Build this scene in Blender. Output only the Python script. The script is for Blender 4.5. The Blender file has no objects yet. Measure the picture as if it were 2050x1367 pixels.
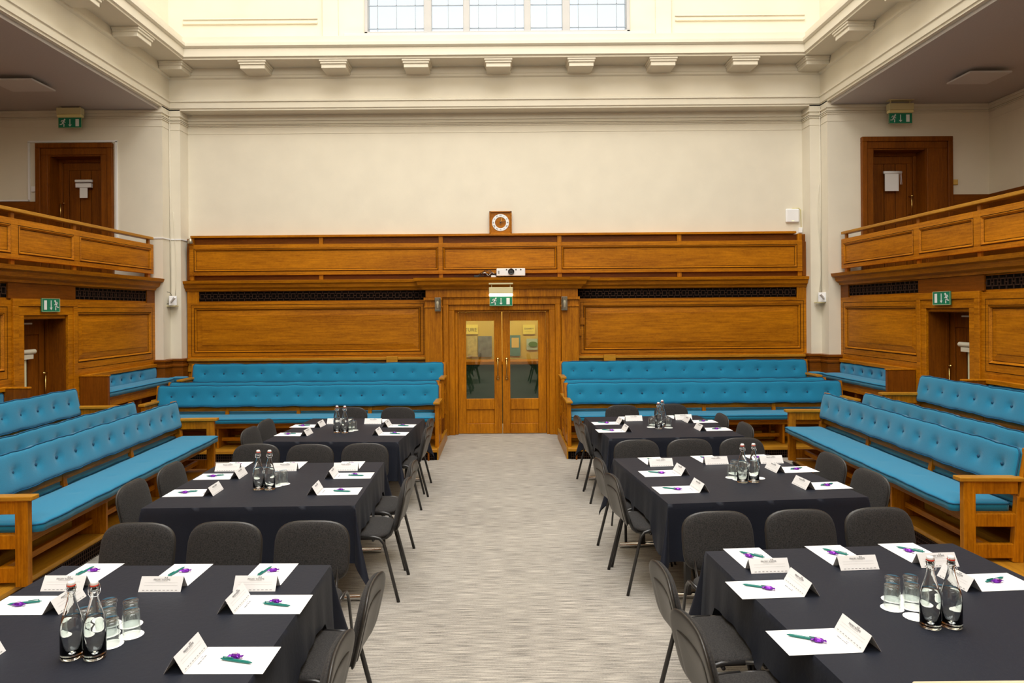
import bpy, math, random
from mathutils import Matrix, Vector
random.seed(7)
PI = math.pi
S = bpy.context.scene
COL = S.collection
R = math.radians
# ------------------------------------------------------------------ camera geometry (image taken as 2050x1367)
F, CX, CY, H, ROLL = 1400.0, 1004.0, 622.0, 2.10, R(0.45)
def unroll(px, py):
    dx, dy = px-CX, py-CY
    return dx-dy*math.sin(ROLL), dy+dx*math.sin(ROLL)
def at(px, py, Y):
    "point seen at a pixel, at distance Y"
    x, y = unroll(px, py)
    return (x*Y/F, Y, H-y*Y/F)
def gp(px, py, z=0.0):
    "point seen at a pixel, on the level plane z"
    x, y = unroll(px, py)
    Y = F*(H-z)/y
    return (x*Y/F, Y, z)
# ------------------------------------------------------------------ objects
def wm(o):
    m = o.matrix_basis.copy()
    while o.parent:
        o = o.parent
        m = o.matrix_basis @ m
    return m
def tag(o, label=None, cat=None, group=None, kind=None):
    if label: o['label'] = label
    if cat: o['category'] = cat
    if group: o['group'] = group
    if kind: o['kind'] = kind
    return o
def thing(name, label, cat, loc=(0,0,0), rz=0, group=None, kind=None):
    o = bpy.data.objects.new(name, None); COL.objects.link(o)
    o.empty_display_size = 0.1
    o.location = loc; o.rotation_euler = (0,0,rz)
    return tag(o, label, cat, group, kind)
def copy_tree(o, parent=None):
    c = o.copy(); COL.objects.link(c)
    if parent: c.parent = parent
    for ch in [x for x in bpy.data.objects if x.parent == o]:
        copy_tree(ch, c)
    return c
class MB:
    def __init__(s): s.v = []; s.f = []
    def add(s, vs, fs):
        n = len(s.v); s.v += [Vector(v) for v in vs]; s.f += [tuple(i+n for i in f) for f in fs]; return s
    def box(s, x0, x1, y0, y1, z0, z1, M=None):
        if x0 > x1: x0, x1 = x1, x0
        if y0 > y1: y0, y1 = y1, y0
        if z0 > z1: z0, z1 = z1, z0
        vs = [Vector((x,y,z)) for x in (x0,x1) for y in (y0,y1) for z in (z0,z1)]
        if M: vs = [M@v for v in vs]
        return s.add(vs, [(0,1,3,2),(4,6,7,5),(0,4,5,1),(2,3,7,6),(0,2,6,4),(1,5,7,3)])
    def beam(s, a, b, w, t, up=(0,0,1)):
        "square bar from a to b, w wide across, t thick"
        a, b = Vector(a), Vector(b); d = (b-a); L = d.length; d.normalize()
        u = Vector(up)
        if abs(d.dot(u)) > .98: u = Vector((0,1,0))
        sd = d.cross(u).normalized(); u = sd.cross(d)
        vs = []
        for p in (a, b):
            for (i, j) in ((-1,-1),(1,-1),(1,1),(-1,1)):
                vs.append(p+sd*i*w/2+u*j*t/2)
        return s.add(vs, [(0,3,2,1),(4,5,6,7),(0,1,5,4),(1,2,6,5),(2,3,7,6),(3,0,4,7)])
    def prism(s, pts, z0, z1):
        n = len(pts)
        vs = [(x,y,z0) for x,y in pts]+[(x,y,z1) for x,y in pts]
        fs = [tuple(range(n))[::-1], tuple(range(n,2*n))]
        fs += [(i,(i+1)%n,(i+1)%n+n,i+n) for i in range(n)]
        return s.add(vs, fs)
    def plate(s, pts, y0, y1):
        "outline in x,z pushed through y"
        n = len(pts)
        vs = [(x,y0,z) for x,z in pts]+[(x,y1,z) for x,z in pts]
        fs = [tuple(range(n)), tuple(range(n,2*n))[::-1]]
        fs += [(i,i+n,(i+1)%n+n,(i+1)%n) for i in range(n)]
        return s.add(vs, fs)
    def tube(s, pts, r, n=8, closed=False, ry=None):
        pts = [Vector(p) for p in pts]; m = len(pts); rings = []
        prev = None
        for i, p in enumerate(pts):
            a = pts[i-1] if (i > 0 or closed) else p
            b = pts[(i+1)%m] if (i < m-1 or closed) else p
            d = (b-a).normalized()
            if prev is None:
                u = Vector((0,0,1)) if abs(d.z) < .9 else Vector((1,0,0))
                u = (u-d*u.dot(d)).normalized()
            else:
                u = (prev-d*prev.dot(d)).normalized()
            prev = u; w = d.cross(u)
            rr = r[i] if isinstance(r, (list,tuple)) else r
            rings.append([p+u*math.cos(2*PI*k/n)*rr+w*math.sin(2*PI*k/n)*(rr if ry is None else ry) for k in range(n)])
        vs = [v for rg in rings for v in rg]; fs = []
        for i in range(m if closed else m-1):
            j = (i+1)%m
            for k in range(n):
                fs.append((i*n+k, i*n+(k+1)%n, j*n+(k+1)%n, j*n+k))
        if not closed:
            fs += [tuple(range(n))[::-1], tuple((m-1)*n+k for k in range(n))]
        return s.add(vs, fs)
    def lathe(s, prof, n=24, c=(0,0,0), wob=None, cap=True):
        vs = []; fs = []; m = len(prof)
        for r, z in prof:
            for k in range(n):
                a = 2*PI*k/n; q = r*(1+(wob(a) if wob else 0))
                vs.append((c[0]+q*math.cos(a), c[1]+q*math.sin(a), c[2]+z))
        for i in range(m-1):
            for k in range(n):
                fs.append((i*n+k, i*n+(k+1)%n, (i+1)*n+(k+1)%n, (i+1)*n+k))
        if cap and prof[0][0] > 1e-6: fs.append(tuple(range(n))[::-1])
        if cap and prof[-1][0] > 1e-6: fs.append(tuple((m-1)*n+k for k in range(n)))
        return s.add(vs, fs)
    def sweep(s, path, prof, side=1):
        "mouldings: a profile (offset, z) carried along a plan path with mitred corners; offset goes to the right of travel when side=1"
        n = len(path); m = len(prof); vs = []; fs = []
        for i in range(n):
            p = Vector(path[i])
            ns = []
            if i > 0: d = (p-Vector(path[i-1])).normalized(); ns.append(Vector((d.y,-d.x))*side)
            if i < n-1: d = (Vector(path[i+1])-p).normalized(); ns.append(Vector((d.y,-d.x))*side)
            nn = sum(ns, Vector((0,0))).normalized(); sc = 1/max(.3, nn.dot(ns[0]))
            for o, z in prof: vs.append((p.x+nn.x*o*sc, p.y+nn.y*o*sc, z))
        for i in range(n-1):
            for j in range(m-1):
                fs.append((i*m+j, (i+1)*m+j, (i+1)*m+j+1, i*m+j+1))
        return s.add(vs, fs)
    def xf(s, M):
        s.v = [M@v for v in s.v]; return s
    def build(s, name, mat, parent=None, smooth=False, bev=0, world=False, kind=None, seg=1, solid=0):
        vs = s.v
        if parent is not None and world:
            inv = wm(parent).inverted(); vs = [inv@v for v in vs]
        me = bpy.data.meshes.new(name); me.from_pydata([tuple(v) for v in vs], [], s.f); me.update()
        me.materials.append(mat)
        if smooth: me.shade_smooth()
        o = bpy.data.objects.new(name, me); COL.objects.link(o)
        if parent is not None: o.parent = parent
        if solid:
            md = o.modifiers.new('t','SOLIDIFY'); md.thickness = solid; md.offset = 0
        if bev:
            md = o.modifiers.new('b','BEVEL'); md.width = bev; md.segments = seg; md.limit_method = 'ANGLE'; md.angle_limit = R(40)
        if kind: o['kind'] = kind
        return o
def fixn(o):
    import bmesh
    b = bmesh.new(); b.from_mesh(o.data); bmesh.ops.remove_doubles(b, verts=b.verts, dist=.00001); bmesh.ops.recalc_face_normals(b, faces=b.faces); b.to_mesh(o.data); b.free(); return o
TXT = {}
def text_mesh(body, size, mat, M=None, ext=0.0004, align='CENTER'):
    cu = bpy.data.curves.new('t','FONT'); cu.body = body; cu.size = size; cu.extrude = ext
    cu.align_x = align; cu.align_y = 'CENTER'; cu.resolution_u = 2
    o = bpy.data.objects.new('t', cu); COL.objects.link(o)
    dg = bpy.context.evaluated_depsgraph_get()
    me = bpy.data.meshes.new_from_object(o.evaluated_get(dg))
    bpy.data.objects.remove(o); bpy.data.curves.remove(cu)
    me.materials.clear(); me.materials.append(mat)
    if M: me.transform(M)
    return me
def mesh_obj(name, me, parent=None):
    o = bpy.data.objects.new(name, me); COL.objects.link(o)
    if parent: o.parent = parent
    return o
UP = Matrix.Rotation(PI/2, 4, 'X')     # lays x,y lettering upright facing -Y
# ------------------------------------------------------------------ materials
def nmat(name):
    m = bpy.data.materials.new(name); m.use_nodes = True
    return m, m.node_tree.nodes, m.node_tree.links, m.node_tree.nodes['Principled BSDF']
def setp(p, **k):
    names = dict(base='Base Color', rough='Roughness', metal='Metallic', spec='Specular IOR Level', trans='Transmission Weight',
                 ior='IOR', coat='Coat Weight', sheen='Sheen Weight', alpha='Alpha')
    for a, b in k.items():
        v = b
        if a == 'base' and len(b) == 3: v = (*b, 1)
        p.inputs[names[a]].default_value = v
def plain(name, base, rough=.5, noise=0, nscale=30, bump=0, bscale=200, **k):
    m, N, L, p = nmat(name); setp(p, base=base, rough=rough, **k)
    tc = N.new('ShaderNodeTexCoord')
    if noise:
        t = N.new('ShaderNodeTexNoise'); t.inputs['Scale'].default_value = nscale; t.inputs['Detail'].default_value = 5
        L.new(tc.outputs['Object'], t.inputs['Vector'])
        r = N.new('ShaderNodeValToRGB')
        r.color_ramp.elements[0].position = .3; r.color_ramp.elements[1].position = .7
        r.color_ramp.elements[0].color = (*[c*(1-noise) for c in base], 1)
        r.color_ramp.elements[1].color = (*[min(1,c*(1+noise)) for c in base], 1)
        L.new(t.outputs['Fac'], r.inputs['Fac']); L.new(r.outputs['Color'], p.inputs['Base Color'])
    if bump:
        t = N.new('ShaderNodeTexNoise'); t.inputs['Scale'].default_value = bscale; t.inputs['Detail'].default_value = 3
        L.new(tc.outputs['Object'], t.inputs['Vector'])
        b = N.new('ShaderNodeBump'); b.inputs['Strength'].default_value = bump; b.inputs['Distance'].default_value = .004
        L.new(t.outputs['Fac'], b.inputs['Height']); L.new(b.outputs['Normal'], p.inputs['Normal'])
    return m
def oak(name, axis, c0, c1, rough=.38):
    "quarter-sawn oak: streaks and flecks drawn out along one axis"
    m, N, L, p = nmat(name); setp(p, rough=rough+.06, spec=.18)
    tc = N.new('ShaderNodeTexCoord')
    def noise(al, ac, det=4, dist=0):
        mp = N.new('ShaderNodeMapping'); sc = [ac]*3; sc[axis] = al
        mp.inputs['Scale'].default_value = sc
        L.new(tc.outputs['Object'], mp.inputs['Vector'])
        t = N.new('ShaderNodeTexNoise'); t.inputs['Scale'].default_value = 1; t.inputs['Detail'].default_value = det
        t.inputs['Distortion'].default_value = dist
        L.new(mp.outputs['Vector'], t.inputs['Vector']); return t
    a = noise(.5, 3.5, 3, .6); b = noise(3, 70, 3); c = noise(16, 34, 2, 1.2)
    mx = N.new('ShaderNodeMath'); mx.operation = 'MULTIPLY_ADD'; mx.inputs[1].default_value = .45
    L.new(b.outputs['Fac'], mx.inputs[0])
    m2 = N.new('ShaderNodeMath'); m2.operation = 'MULTIPLY'; m2.inputs[1].default_value = .38; L.new(a.outputs['Fac'], m2.inputs[0])
    L.new(m2.outputs[0], mx.inputs[2])
    m3 = N.new('ShaderNodeMath'); m3.operation = 'MULTIPLY_ADD'; m3.inputs[1].default_value = .2
    L.new(c.outputs['Fac'], m3.inputs[0]); L.new(mx.outputs[0], m3.inputs[2])
    r = N.new('ShaderNodeValToRGB'); r.color_ramp.elements[0].position = .36; r.color_ramp.elements[1].position = .68
    r.color_ramp.elements[0].color = (*c0,1); r.color_ramp.elements[1].color = (*c1,1)
    L.new(m3.outputs[0], r.inputs['Fac']); L.new(r.outputs['Color'], p.inputs['Base Color'])
    bp = N.new('ShaderNodeBump'); bp.inputs['Strength'].default_value = .08; bp.inputs['Distance'].default_value = .002
    L.new(b.outputs['Fac'], bp.inputs['Height']); L.new(bp.outputs['Normal'], p.inputs['Normal'])
    return m
O0, O1 = (.225,.066,.0006), (.56,.20,.003)
OAKX, OAKY, OAKZ = (oak('oak_'+n, i, O0, O1) for i, n in enumerate('xyz'))
D0, D1 = (.11,.029,.001), (.24,.068,.003)
DOAKX, DOAKY, DOAKZ = (oak('brown_oak_'+n, i, D0, D1) for i, n in enumerate('xyz'))
L0, L1 = (.30,.115,.008), (.54,.26,.022)
LOAKX, LOAKY = (oak('pale_oak_'+n, i, L0, L1, .3) for i, n in enumerate('xy'))
DARK = plain('dark_void', (.006,.004,.003), .9, spec=.05)
GAPSHADE = plain('painted_gap_shade', (.035,.011,.001), .6, spec=.1)  # painted shade: dark colour for the shadow gaps beside panel mouldings
CREAM = plain('cream_paint', (.735,.672,.54), .55, noise=.03, nscale=2.5, bump=.15, bscale=60)
CREAMB = CREAM
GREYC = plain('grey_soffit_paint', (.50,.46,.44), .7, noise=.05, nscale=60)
WHITEP = plain('white_plastic', (.82,.81,.80), .3)
CREAMP = plain('cream_metal', (.62,.55,.30), .4)
BRASS = plain('brass', (.75,.52,.17), .22, metal=1)
CHROME = plain('chrome', (.7,.7,.7), .15, metal=1)
STEELB = plain('black_enamel', (.022,.020,.019), .28, spec=.6)
PLASTB = plain('black_plastic', (.026,.023,.020), .36, bump=.1, bscale=400)
FABR = plain('charcoal_fabric', (.021,.0185,.0175), .9, noise=.75, nscale=150, bump=.3, bscale=400, sheen=.03)
BLUE = plain('blue_wool', (.006,.195,.345), .85, noise=.14, nscale=220, bump=.3, bscale=400, spec=.3, sheen=.22)
BLUED = plain('blue_piping', (.003,.085,.18), .8)
BLUEB = plain('blue_button', (.003,.06,.13), .7)
CLOTHM = plain('black_tablecloth', (.0065,.009,.0185), .6, noise=.25, nscale=260, bump=.25, bscale=45, sheen=.03, spec=.3)
PAPER = plain('white_paper', (.90,.90,.90), .6)
CARD = plain('ivory_card', (.78,.765,.76), .55)
INK = plain('grey_ink', (.28,.27,.27), .7)
TEAL = plain('teal_plastic', (.0,.17,.14), .3)
PURP = plain('purple_foil', (.20,.02,.42), .22, metal=.6)
PURPL = plain('lilac_foil', (.75,.6,.8), .25, metal=.5)
CREAMP2 = plain('ivory_plastic', (.72,.68,.55), .35)
BLINDF = plain('blind_fabric', (.68,.66,.45), .8)
GREEN = plain('sign_green', (.0,.19,.10), .4)
SIGNW = plain('sign_white', (.8,.82,.8), .4)
RED = plain('red_rubber', (.65,.05,.02), .5)
BLACK = plain('black_paint', (.01,.01,.01), .4)
DOILY = plain('doily_paper', (.92,.92,.90), .8)
YELLOWP = plain('yellow_poster', (.66,.50,.10), .6)
def glassmat(name, col=(1,1,1), ior=1.45, rough=0):
    m, N, L, p = nmat(name); setp(p, base=col, rough=rough, trans=1, ior=ior); return m
GLASS = glassmat('clear_glass', (.97,.99,.98))
def shell(name, k):
    m = bpy.data.materials.new(name); m.use_nodes = True; N = m.node_tree.nodes; L = m.node_tree.links; N.clear()
    o = N.new('ShaderNodeOutputMaterial'); t = N.new('ShaderNodeBsdfTransparent'); g = N.new('ShaderNodeBsdfGlossy'); x = N.new('ShaderNodeMixShader')
    fr = N.new('ShaderNodeLayerWeight'); pw_ = N.new('ShaderNodeMath'); pw_.operation = 'POWER'; pw_.inputs[1].default_value = 3.0; mm = N.new('ShaderNodeMath'); mm.operation = 'MULTIPLY_ADD'; mm.use_clamp = True; mm.inputs[1].default_value = k; mm.inputs[2].default_value = .05
    t.inputs[0].default_value = (.96,.98,.97,1); g.inputs['Roughness'].default_value = .03; g.inputs[0].default_value = (1,1,1,1)
    L.new(fr.outputs['Facing'], pw_.inputs[0]); L.new(pw_.outputs[0], mm.inputs[0]); L.new(mm.outputs[0], x.inputs[0]); L.new(t.outputs[0], x.inputs[1]); L.new(g.outputs[0], x.inputs[2]); L.new(x.outputs[0], o.inputs[0]); return m
TGLASS = shell('tumbler_glass', .6)
WATER = glassmat('bottled_water', (.99,1,.995), 1.22)
def thinglass(name, tint, refl):
    m = bpy.data.materials.new(name); m.use_nodes = True; N = m.node_tree.nodes; L = m.node_tree.links; N.clear()
    o = N.new('ShaderNodeOutputMaterial'); t = N.new('ShaderNodeBsdfTransparent'); g = N.new('ShaderNodeBsdfGlossy'); x = N.new('ShaderNodeMixShader')
    t.inputs[0].default_value = (*tint,1); g.inputs['Roughness'].default_value = .02; x.inputs[0].default_value = refl
    L.new(t.outputs[0], x.inputs[1]); L.new(g.outputs[0], x.inputs[2]); L.new(x.outputs[0], o.inputs[0]); return m
PANE = thinglass('window_glass', (.97,.99,1), .05)
DPANE = thinglass('door_glass', (.8,.85,.8), .07)
FRAMEW = plain('white_window_paint', (.50,.49,.48), .6, spec=.1)
def emis(name, col, st):
    m, N, L, p = nmat(name); setp(p, base=(.8,.8,.8))
    p.inputs['Emission Color'].default_value = (*col,1); p.inputs['Emission Strength'].default_value = st; return m
LAMP = emis('lit_tube', (1,.93,.55), 6)
LAMPW = emis('lit_panel', (.85,.93,1), 5)
# carpet: grey beige with fine streaks running across the room
CARPET, N, L, p = nmat('streaked_carpet'); setp(p, rough=.95, sheen=.2)
tc = N.new('ShaderNodeTexCoord')
def cn(sx, sy, det):
    mp = N.new('ShaderNodeMapping'); mp.inputs['Scale'].default_value = (sx, sy, 1); L.new(tc.outputs['Object'], mp.inputs['Vector'])
    t = N.new('ShaderNodeTexNoise'); t.inputs['Scale'].default_value = 1; t.inputs['Detail'].default_value = det; L.new(mp.outputs['Vector'], t.inputs['Vector']); return t
c1, c2, c3 = cn(5.5, 130, 7), cn(.8, 1.2, 3), cn(90, 330, 2)
ma = N.new('ShaderNodeMath'); ma.operation = 'MULTIPLY_ADD'; ma.inputs[1].default_value = .14; L.new(c2.outputs[0], ma.inputs[0]); L.new(c1.outputs[0], ma.inputs[2])
mb = N.new('ShaderNodeMath'); mb.operation = 'MULTIPLY_ADD'; mb.inputs[1].default_value = .35; L.new(c3.outputs[0], mb.inputs[0]); L.new(ma.outputs[0], mb.inputs[2])
r = N.new('ShaderNodeValToRGB'); r.color_ramp.elements[0].position = .50; r.color_ramp.elements[1].position = .95
r.color_ramp.elements[0].color = (.07,.062,.054,1); r.color_ramp.elements[1].color = (.56,.51,.44,1)
L.new(mb.outputs[0], r.inputs[0]); L.new(r.outputs[0], p.inputs['Base Color'])
bp = N.new('ShaderNodeBump'); bp.inputs['Strength'].default_value = .4; bp.inputs['Distance'].default_value = .004
L.new(c1.outputs[0], bp.inputs['Height']); L.new(bp.outputs[0], p.inputs['Normal'])

# ================================================================== THE ROOM
XL, XR = -5.56, 5.38            # inner planes of the side beams
YB = 11.75                      # plane of the back beam
YG = 11.5                       # rear wall of the galleries
YW = 12.05                      # cream wall recessed behind the back beam
YR = -3.0                       # wall behind the camera
WL, WR = -5.72, 5.60            # oak side walls
GZ = 2.62                       # gallery floor
OL, OR = -8.3, 8.04             # outer walls of the galleries
def st(name, label, mb, mat, cat='wall', **k):
    o = mb.build(name, mat, **k); o['kind'] = 'structure'; tag(o, label, cat); return o
st('floor', 'streaked grey beige carpet covering the chamber floor', MB().box(OL-.3, OR+.3, YR, 15, -.1, 0), CARPET, 'floor')
m = MB().box(-5.38, 5.2, YW, YW+.25, 2.3, 5.6).box(-5.38,-1.0, YW, YW+.25, 0, 2.3).box(1.0,5.2,YW,YW+.25,0,2.3)
st('wall_back', 'tall cream painted wall above the oak panelling', m, CREAM)
GDT = 4.71
GL0, GL1 = at(75,300,YG)[0]+.19, at(228,300,YG)[0]-.19
GR0, GR1 = at(1722,300,YG)[0]+.19, at(1903,300,YG)[0]-.41
m = MB().prism([(OL,YG),(XL,YG),(XL,YB),(-5.38,YB),(-5.38,12.3),(OL,12.3)], 0, GZ-.01)
m.prism([(OL,YG),(XL,YG),(XL,YB),(-5.38,YB),(-5.38,12.3),(OL,12.3)], GDT, 5.52)
m.prism([(GL1,YG),(XL,YG),(XL,YB),(-5.38,YB),(-5.38,12.3),(GL1,12.3)], GZ-.01, GDT)
m.prism([(OL,YG),(GL0,YG),(GL0,12.3),(OL,12.3)], GZ-.01, GDT)
st('wall_back_left', 'cream gallery end wall and stepped pilaster at the left', m, CREAM)
m = MB().prism([(5.2,12.3),(5.2,YB),(XR,YB),(XR,YG),(OR,YG),(OR,12.3)], 0, GZ-.01)
m.prism([(5.2,12.3),(5.2,YB),(XR,YB),(XR,YG),(OR,YG),(OR,12.3)], GDT, 5.52)
m.prism([(5.2,12.3),(5.2,YB),(XR,YB),(XR,YG),(GR0,YG),(GR0,12.3)], GZ-.01, GDT)
m.prism([(GR1,12.3),(GR1,YG),(OR,YG),(OR,12.3)], GZ-.01, GDT)
st('wall_back_right', 'cream gallery end wall and stepped pilaster at the right', m, CREAM)
st('wall_gallery_left', 'cream outer wall of the left gallery', MB().box(OL-.2, OL, YR, 12.3, 0, 5.52), CREAM)
st('wall_gallery_right', 'cream outer wall of the right gallery', MB().box(OR, OR+.2, YR, 12.3, 0, 5.52), CREAM)
st('wall_behind_camera', 'cream wall at the near end of the chamber', MB().box(OL-.2, OR+.2, YR-.2, YR, 0, 14), CREAM)
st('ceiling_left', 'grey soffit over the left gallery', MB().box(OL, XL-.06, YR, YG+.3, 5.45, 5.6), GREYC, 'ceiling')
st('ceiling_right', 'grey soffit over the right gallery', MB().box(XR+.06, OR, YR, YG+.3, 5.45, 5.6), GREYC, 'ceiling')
st('ceiling', 'pale ceiling high above the central well', MB().box(OL, OR, YR, 12.3, 14, 14.2), CREAM, 'ceiling')
# entablature round the well: beam, frieze and projecting cornice with a light trough
path = [(XL,YR),(XL,YB),(XR,YB),(XR,YR)]
prof = [(-.32,5.5),(0,5.5),(0,5.53),(.02,5.535),(.02,5.63),(.04,5.64),(.04,5.665),(.0,5.69),(0,6.02),(.035,6.04),(.035,6.075),(.015,6.09),(.015,6.2),
        (.43,6.2),(.43,6.225),(.46,6.24),(.46,6.37),(.475,6.375),(.5,6.40),(.5,6.45),(.43,6.455),(.43,6.57),(.40,6.575),(.40,6.30),(0,6.30),(0,6.4)]
m = MB().sweep(path, prof, 1)
m.sweep(path, [(-.32,5.5),(-.32,6.4)], 1)
st('trim_1', 'cream entablature and cornice running round the central well', m, CREAM, 'trim')
# upper walls of the well, window opening in the back one
zs = 6.76; wx0, wx1 = -2.26, 2.19
m = MB().box(XL-.3, wx0, YB, YB+.3, 6.3, 14).box(wx1, XR+.3, YB, YB+.3, 6.3, 14).box(wx0, wx1, YB, YB+.3, 6.3, zs).box(wx0, wx1, YB, YB+.3, 9.0, 14)
st('wall_upper_back', 'bright cream clerestory wall above the cornice', m, CREAM)
st('wall_upper_left', 'bright cream clerestory wall on the left', MB().box(XL-.3, XL, YR, YB, 6.3, 14), CREAM)
st('wall_upper_right', 'bright cream clerestory wall on the right', MB().box(XR, XR+.3, YR, YB, 6.3, 14), CREAM)
# clerestory panel mouldings
m = MB()
for a, b in ((XL+.25, -3.05), (2.95, XR-.25)):
    m.box(a, b, YB-.03, YB, 6.94, 6.98).box(a, b, YB-.02, YB, 7.02, 7.04)
for a in (-2.96, 2.62): m.box(a, a+.26, YB-.05, YB, 6.45, 9.4)
m.box(-2.6, 2.55, YB-.06, YB, 6.66, 6.76)
st('trim_2', 'cream mouldings on the clerestory wall beside the window', m, CREAM, 'trim', bev=.006)
# brackets under the cornice
def bracket(cx, cy, rz, label):
    m = MB()
    m.box(-.23,.23,-.40,.0,6.165-6.2,0).box(-.215,.215,-.385,0,-.07,-.03).box(-.20,.20,-.365,0,-.135,-.065)
    o = m.build('cornice_bracket', CREAM, bev=.006)
    o.location = (cx, cy, 6.2); o.rotation_euler = (0,0,rz)
    tag(o, label, 'bracket', 'blocks under the cream cornice'); return o
names = ['first','second','third','fourth','fifth','sixth','seventh']
for i, x in enumerate((-4.02,-2.70,-1.36,-.02,1.33,2.66,4.0)):
    bracket(x, YB-.02, 0, 'cream block under the back cornice, %s from the left' % names[i])
for i in range(6):
    y = 10.2-1.335*i
    bracket(XL+.02, y, PI/2, 'cream block under the left cornice, %s from the far corner' % names[i])
    bracket(XR-.02, y, -PI/2, 'cream block under the right cornice, %s from the far corner' % names[i])
for s, X in ((1,XL),(-1,XR)):
    m = MB().box(0,.40,-.40,0,-.035,0).box(0,.385,-.385,0,-.07,-.03).box(0,.365,-.365,0,-.135,-.065)
    if s < 0: m.xf(Matrix.Scale(-1,4,(1,0,0))); 
    o = m.build('cornice_bracket', CREAM, bev=.006); fixn(o); o.location = (X+.02*s, YB-.02, 6.2)
    tag(o, 'square cream block in the far %s corner of the cornice' % ('left' if s>0 else 'right'), 'bracket', 'blocks under the cream cornice')
# window
win = thing('window_1', 'clerestory window of five leaded lights above the cornice', 'window', (0, YB+.12, zs), kind='structure')
m = MB().box(wx0, wx0+.05, YB-.03, YB+.2, zs, 9).box(wx1-.05, wx1, YB-.03, YB+.2, zs, 9).box(wx0, wx1, YB-.03, YB+.2, zs, zs+.035)
m.build('window_frame', FRAMEW, win, world=True, bev=.005)
mx = [(848,863.5),(927,940),(1049,1062.6),(1126,1141)]
mull = []
for a, b in mx:
    xa, xb = at(a,30,YB)[0], at(b,30,YB)[0]; mull.append((xa,xb))
    MB().box(xa, xb, YB+.0, YB+.16, zs+.03, 9).build('mullion', FRAMEW, win, world=True, bev=.01)
edges = [wx0+.05]+[v for ab in mull for v in ab]+[wx1-.05]
m = MB(); cm = MB()
for i in range(5):
    a, b = edges[2*i], edges[2*i+1]
    m.box(a, b, YB+.10, YB+.105, zs+.03, 9)
    w = b-a
    xs = [a+.25*w, a+.5*w, a+.75*w] if w > .7 else [a+.52*w]
    if w > .7: xs = [a+.16*w, a+.5*w, a+.84*w]
    for k, x in enumerate(xs): cm.box(x-.006, x+.006, YB+.09, YB+.115, zs+(.03 if (w > .7 and k != 1) else .13), 9)
    for z in (zs+.13, zs+.52, zs+.91, zs+1.3, zs+1.7): cm.box(a, b, YB+.09, YB+.115, z-.006, z+.006)
m.build('glass', PANE, win, world=True)
cm.build('leading', plain('lead_came', (.38,.42,.47), .5), win, world=True)
# horizontal mouldings on the cream walls, following the pilasters
pw = [(OL,YR),(OL,YG),(XL,YG),(XL,YB),(-5.38,YB),(-5.38,YW),(5.2,YW),(5.2,YB),(XR,YB),(XR,YG),(OR,YG),(OR,YR)]
m = MB()
for z, h, d in ((5.415,.03,.02),(5.30,.012,.014),(5.325,.012,.018),(5.35,.014,.022),(5.18,.008,.006)):
    m.sweep(pw, [(0,z-h/2),(d,z-h/2),(d,z+h/2),(0,z+h/2)], 1)
st('trim_3', 'fine cream string mouldings high on the end wall', m, CREAM, 'trim')
# oak skirting round the pilasters
for s, pp in (('left',[(WL-.02,YG),(XL,YG),(XL,YB),(-5.38,YB),(-5.38,YW)]),('right',[(5.2,YW),(5.2,YB),(XR,YB),(XR,YG),(WR+.02,YG)])):
    m = MB().sweep(pp, [(0.04,0),(.04,1.20),(.055,1.21),(.055,1.235),(.04,1.25),(.04,1.29),(.06,1.30),(.06,1.33),(0,1.34)], 1)
    st('baseboard_'+s, 'tall oak skirting wrapped round the %s pilaster foot' % s, m, DOAKX, 'skirting')
# ------------------------------------------------------------------ panelling helpers
def ring(m, x0, x1, z0, z1, w, d0, d1, f):
    "mitred frame moulding; f maps (u, depth, z) to world, depth grows out of the wall"
    o = [(x0,z0),(x1,z0),(x1,z1),(x0,z1)]; i = [(x0+w,z0+w),(x1-w,z0+w),(x1-w,z1-w),(x0+w,z1-w)]
    w2 = w*.35; j = [(x0+w2,z0+w2),(x1-w2,z0+w2),(x1-w2,z1-w2),(x0+w2,z1-w2)]
    vs = [f(u,d0,z) for u,z in o]+[f(u,d1,z) for u,z in j]+[f(u,d0,z) for u,z in i]; fs = []
    for k in range(4):
        q = (k+1)%4; fs += [(k,q,4+q,4+k),(4+k,4+q,8+q,8+k)]
    m.add(vs, fs)
def field(m, x0, x1, z0, z1, w, d, f):
    o = [(x0,z0),(x1,z0),(x1,z1),(x0,z1)]; i = [(x0+w,z0+w),(x1-w,z0+w),(x1-w,z1-w),(x0+w,z1-w)]
    vs = [f(u,.001,z) for u,z in o]+[f(u,d*.75,z) for u,z in i]+[f(u,d,z) for u,z in i]
    m.add(vs, [(k,(k+1)%4,4+(k+1)%4,4+k) for k in range(4)]+[(4+k,4+(k+1)%4,8+(k+1)%4,8+k) for k in range(4)]+[(8,9,10,11)])
def gap_shades(panels, f, th, root, world=False):  # flat dark strips that paint thin shadow lines along the moulding borders
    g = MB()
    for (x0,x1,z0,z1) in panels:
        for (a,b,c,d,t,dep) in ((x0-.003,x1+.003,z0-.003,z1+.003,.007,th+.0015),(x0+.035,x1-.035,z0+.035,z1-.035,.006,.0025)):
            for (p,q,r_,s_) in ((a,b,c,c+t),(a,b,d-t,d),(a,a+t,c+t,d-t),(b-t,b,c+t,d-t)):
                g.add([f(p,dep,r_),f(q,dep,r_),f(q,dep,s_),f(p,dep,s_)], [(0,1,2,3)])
    g.build('gap_shade', GAPSHADE, root, world=world)
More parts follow.
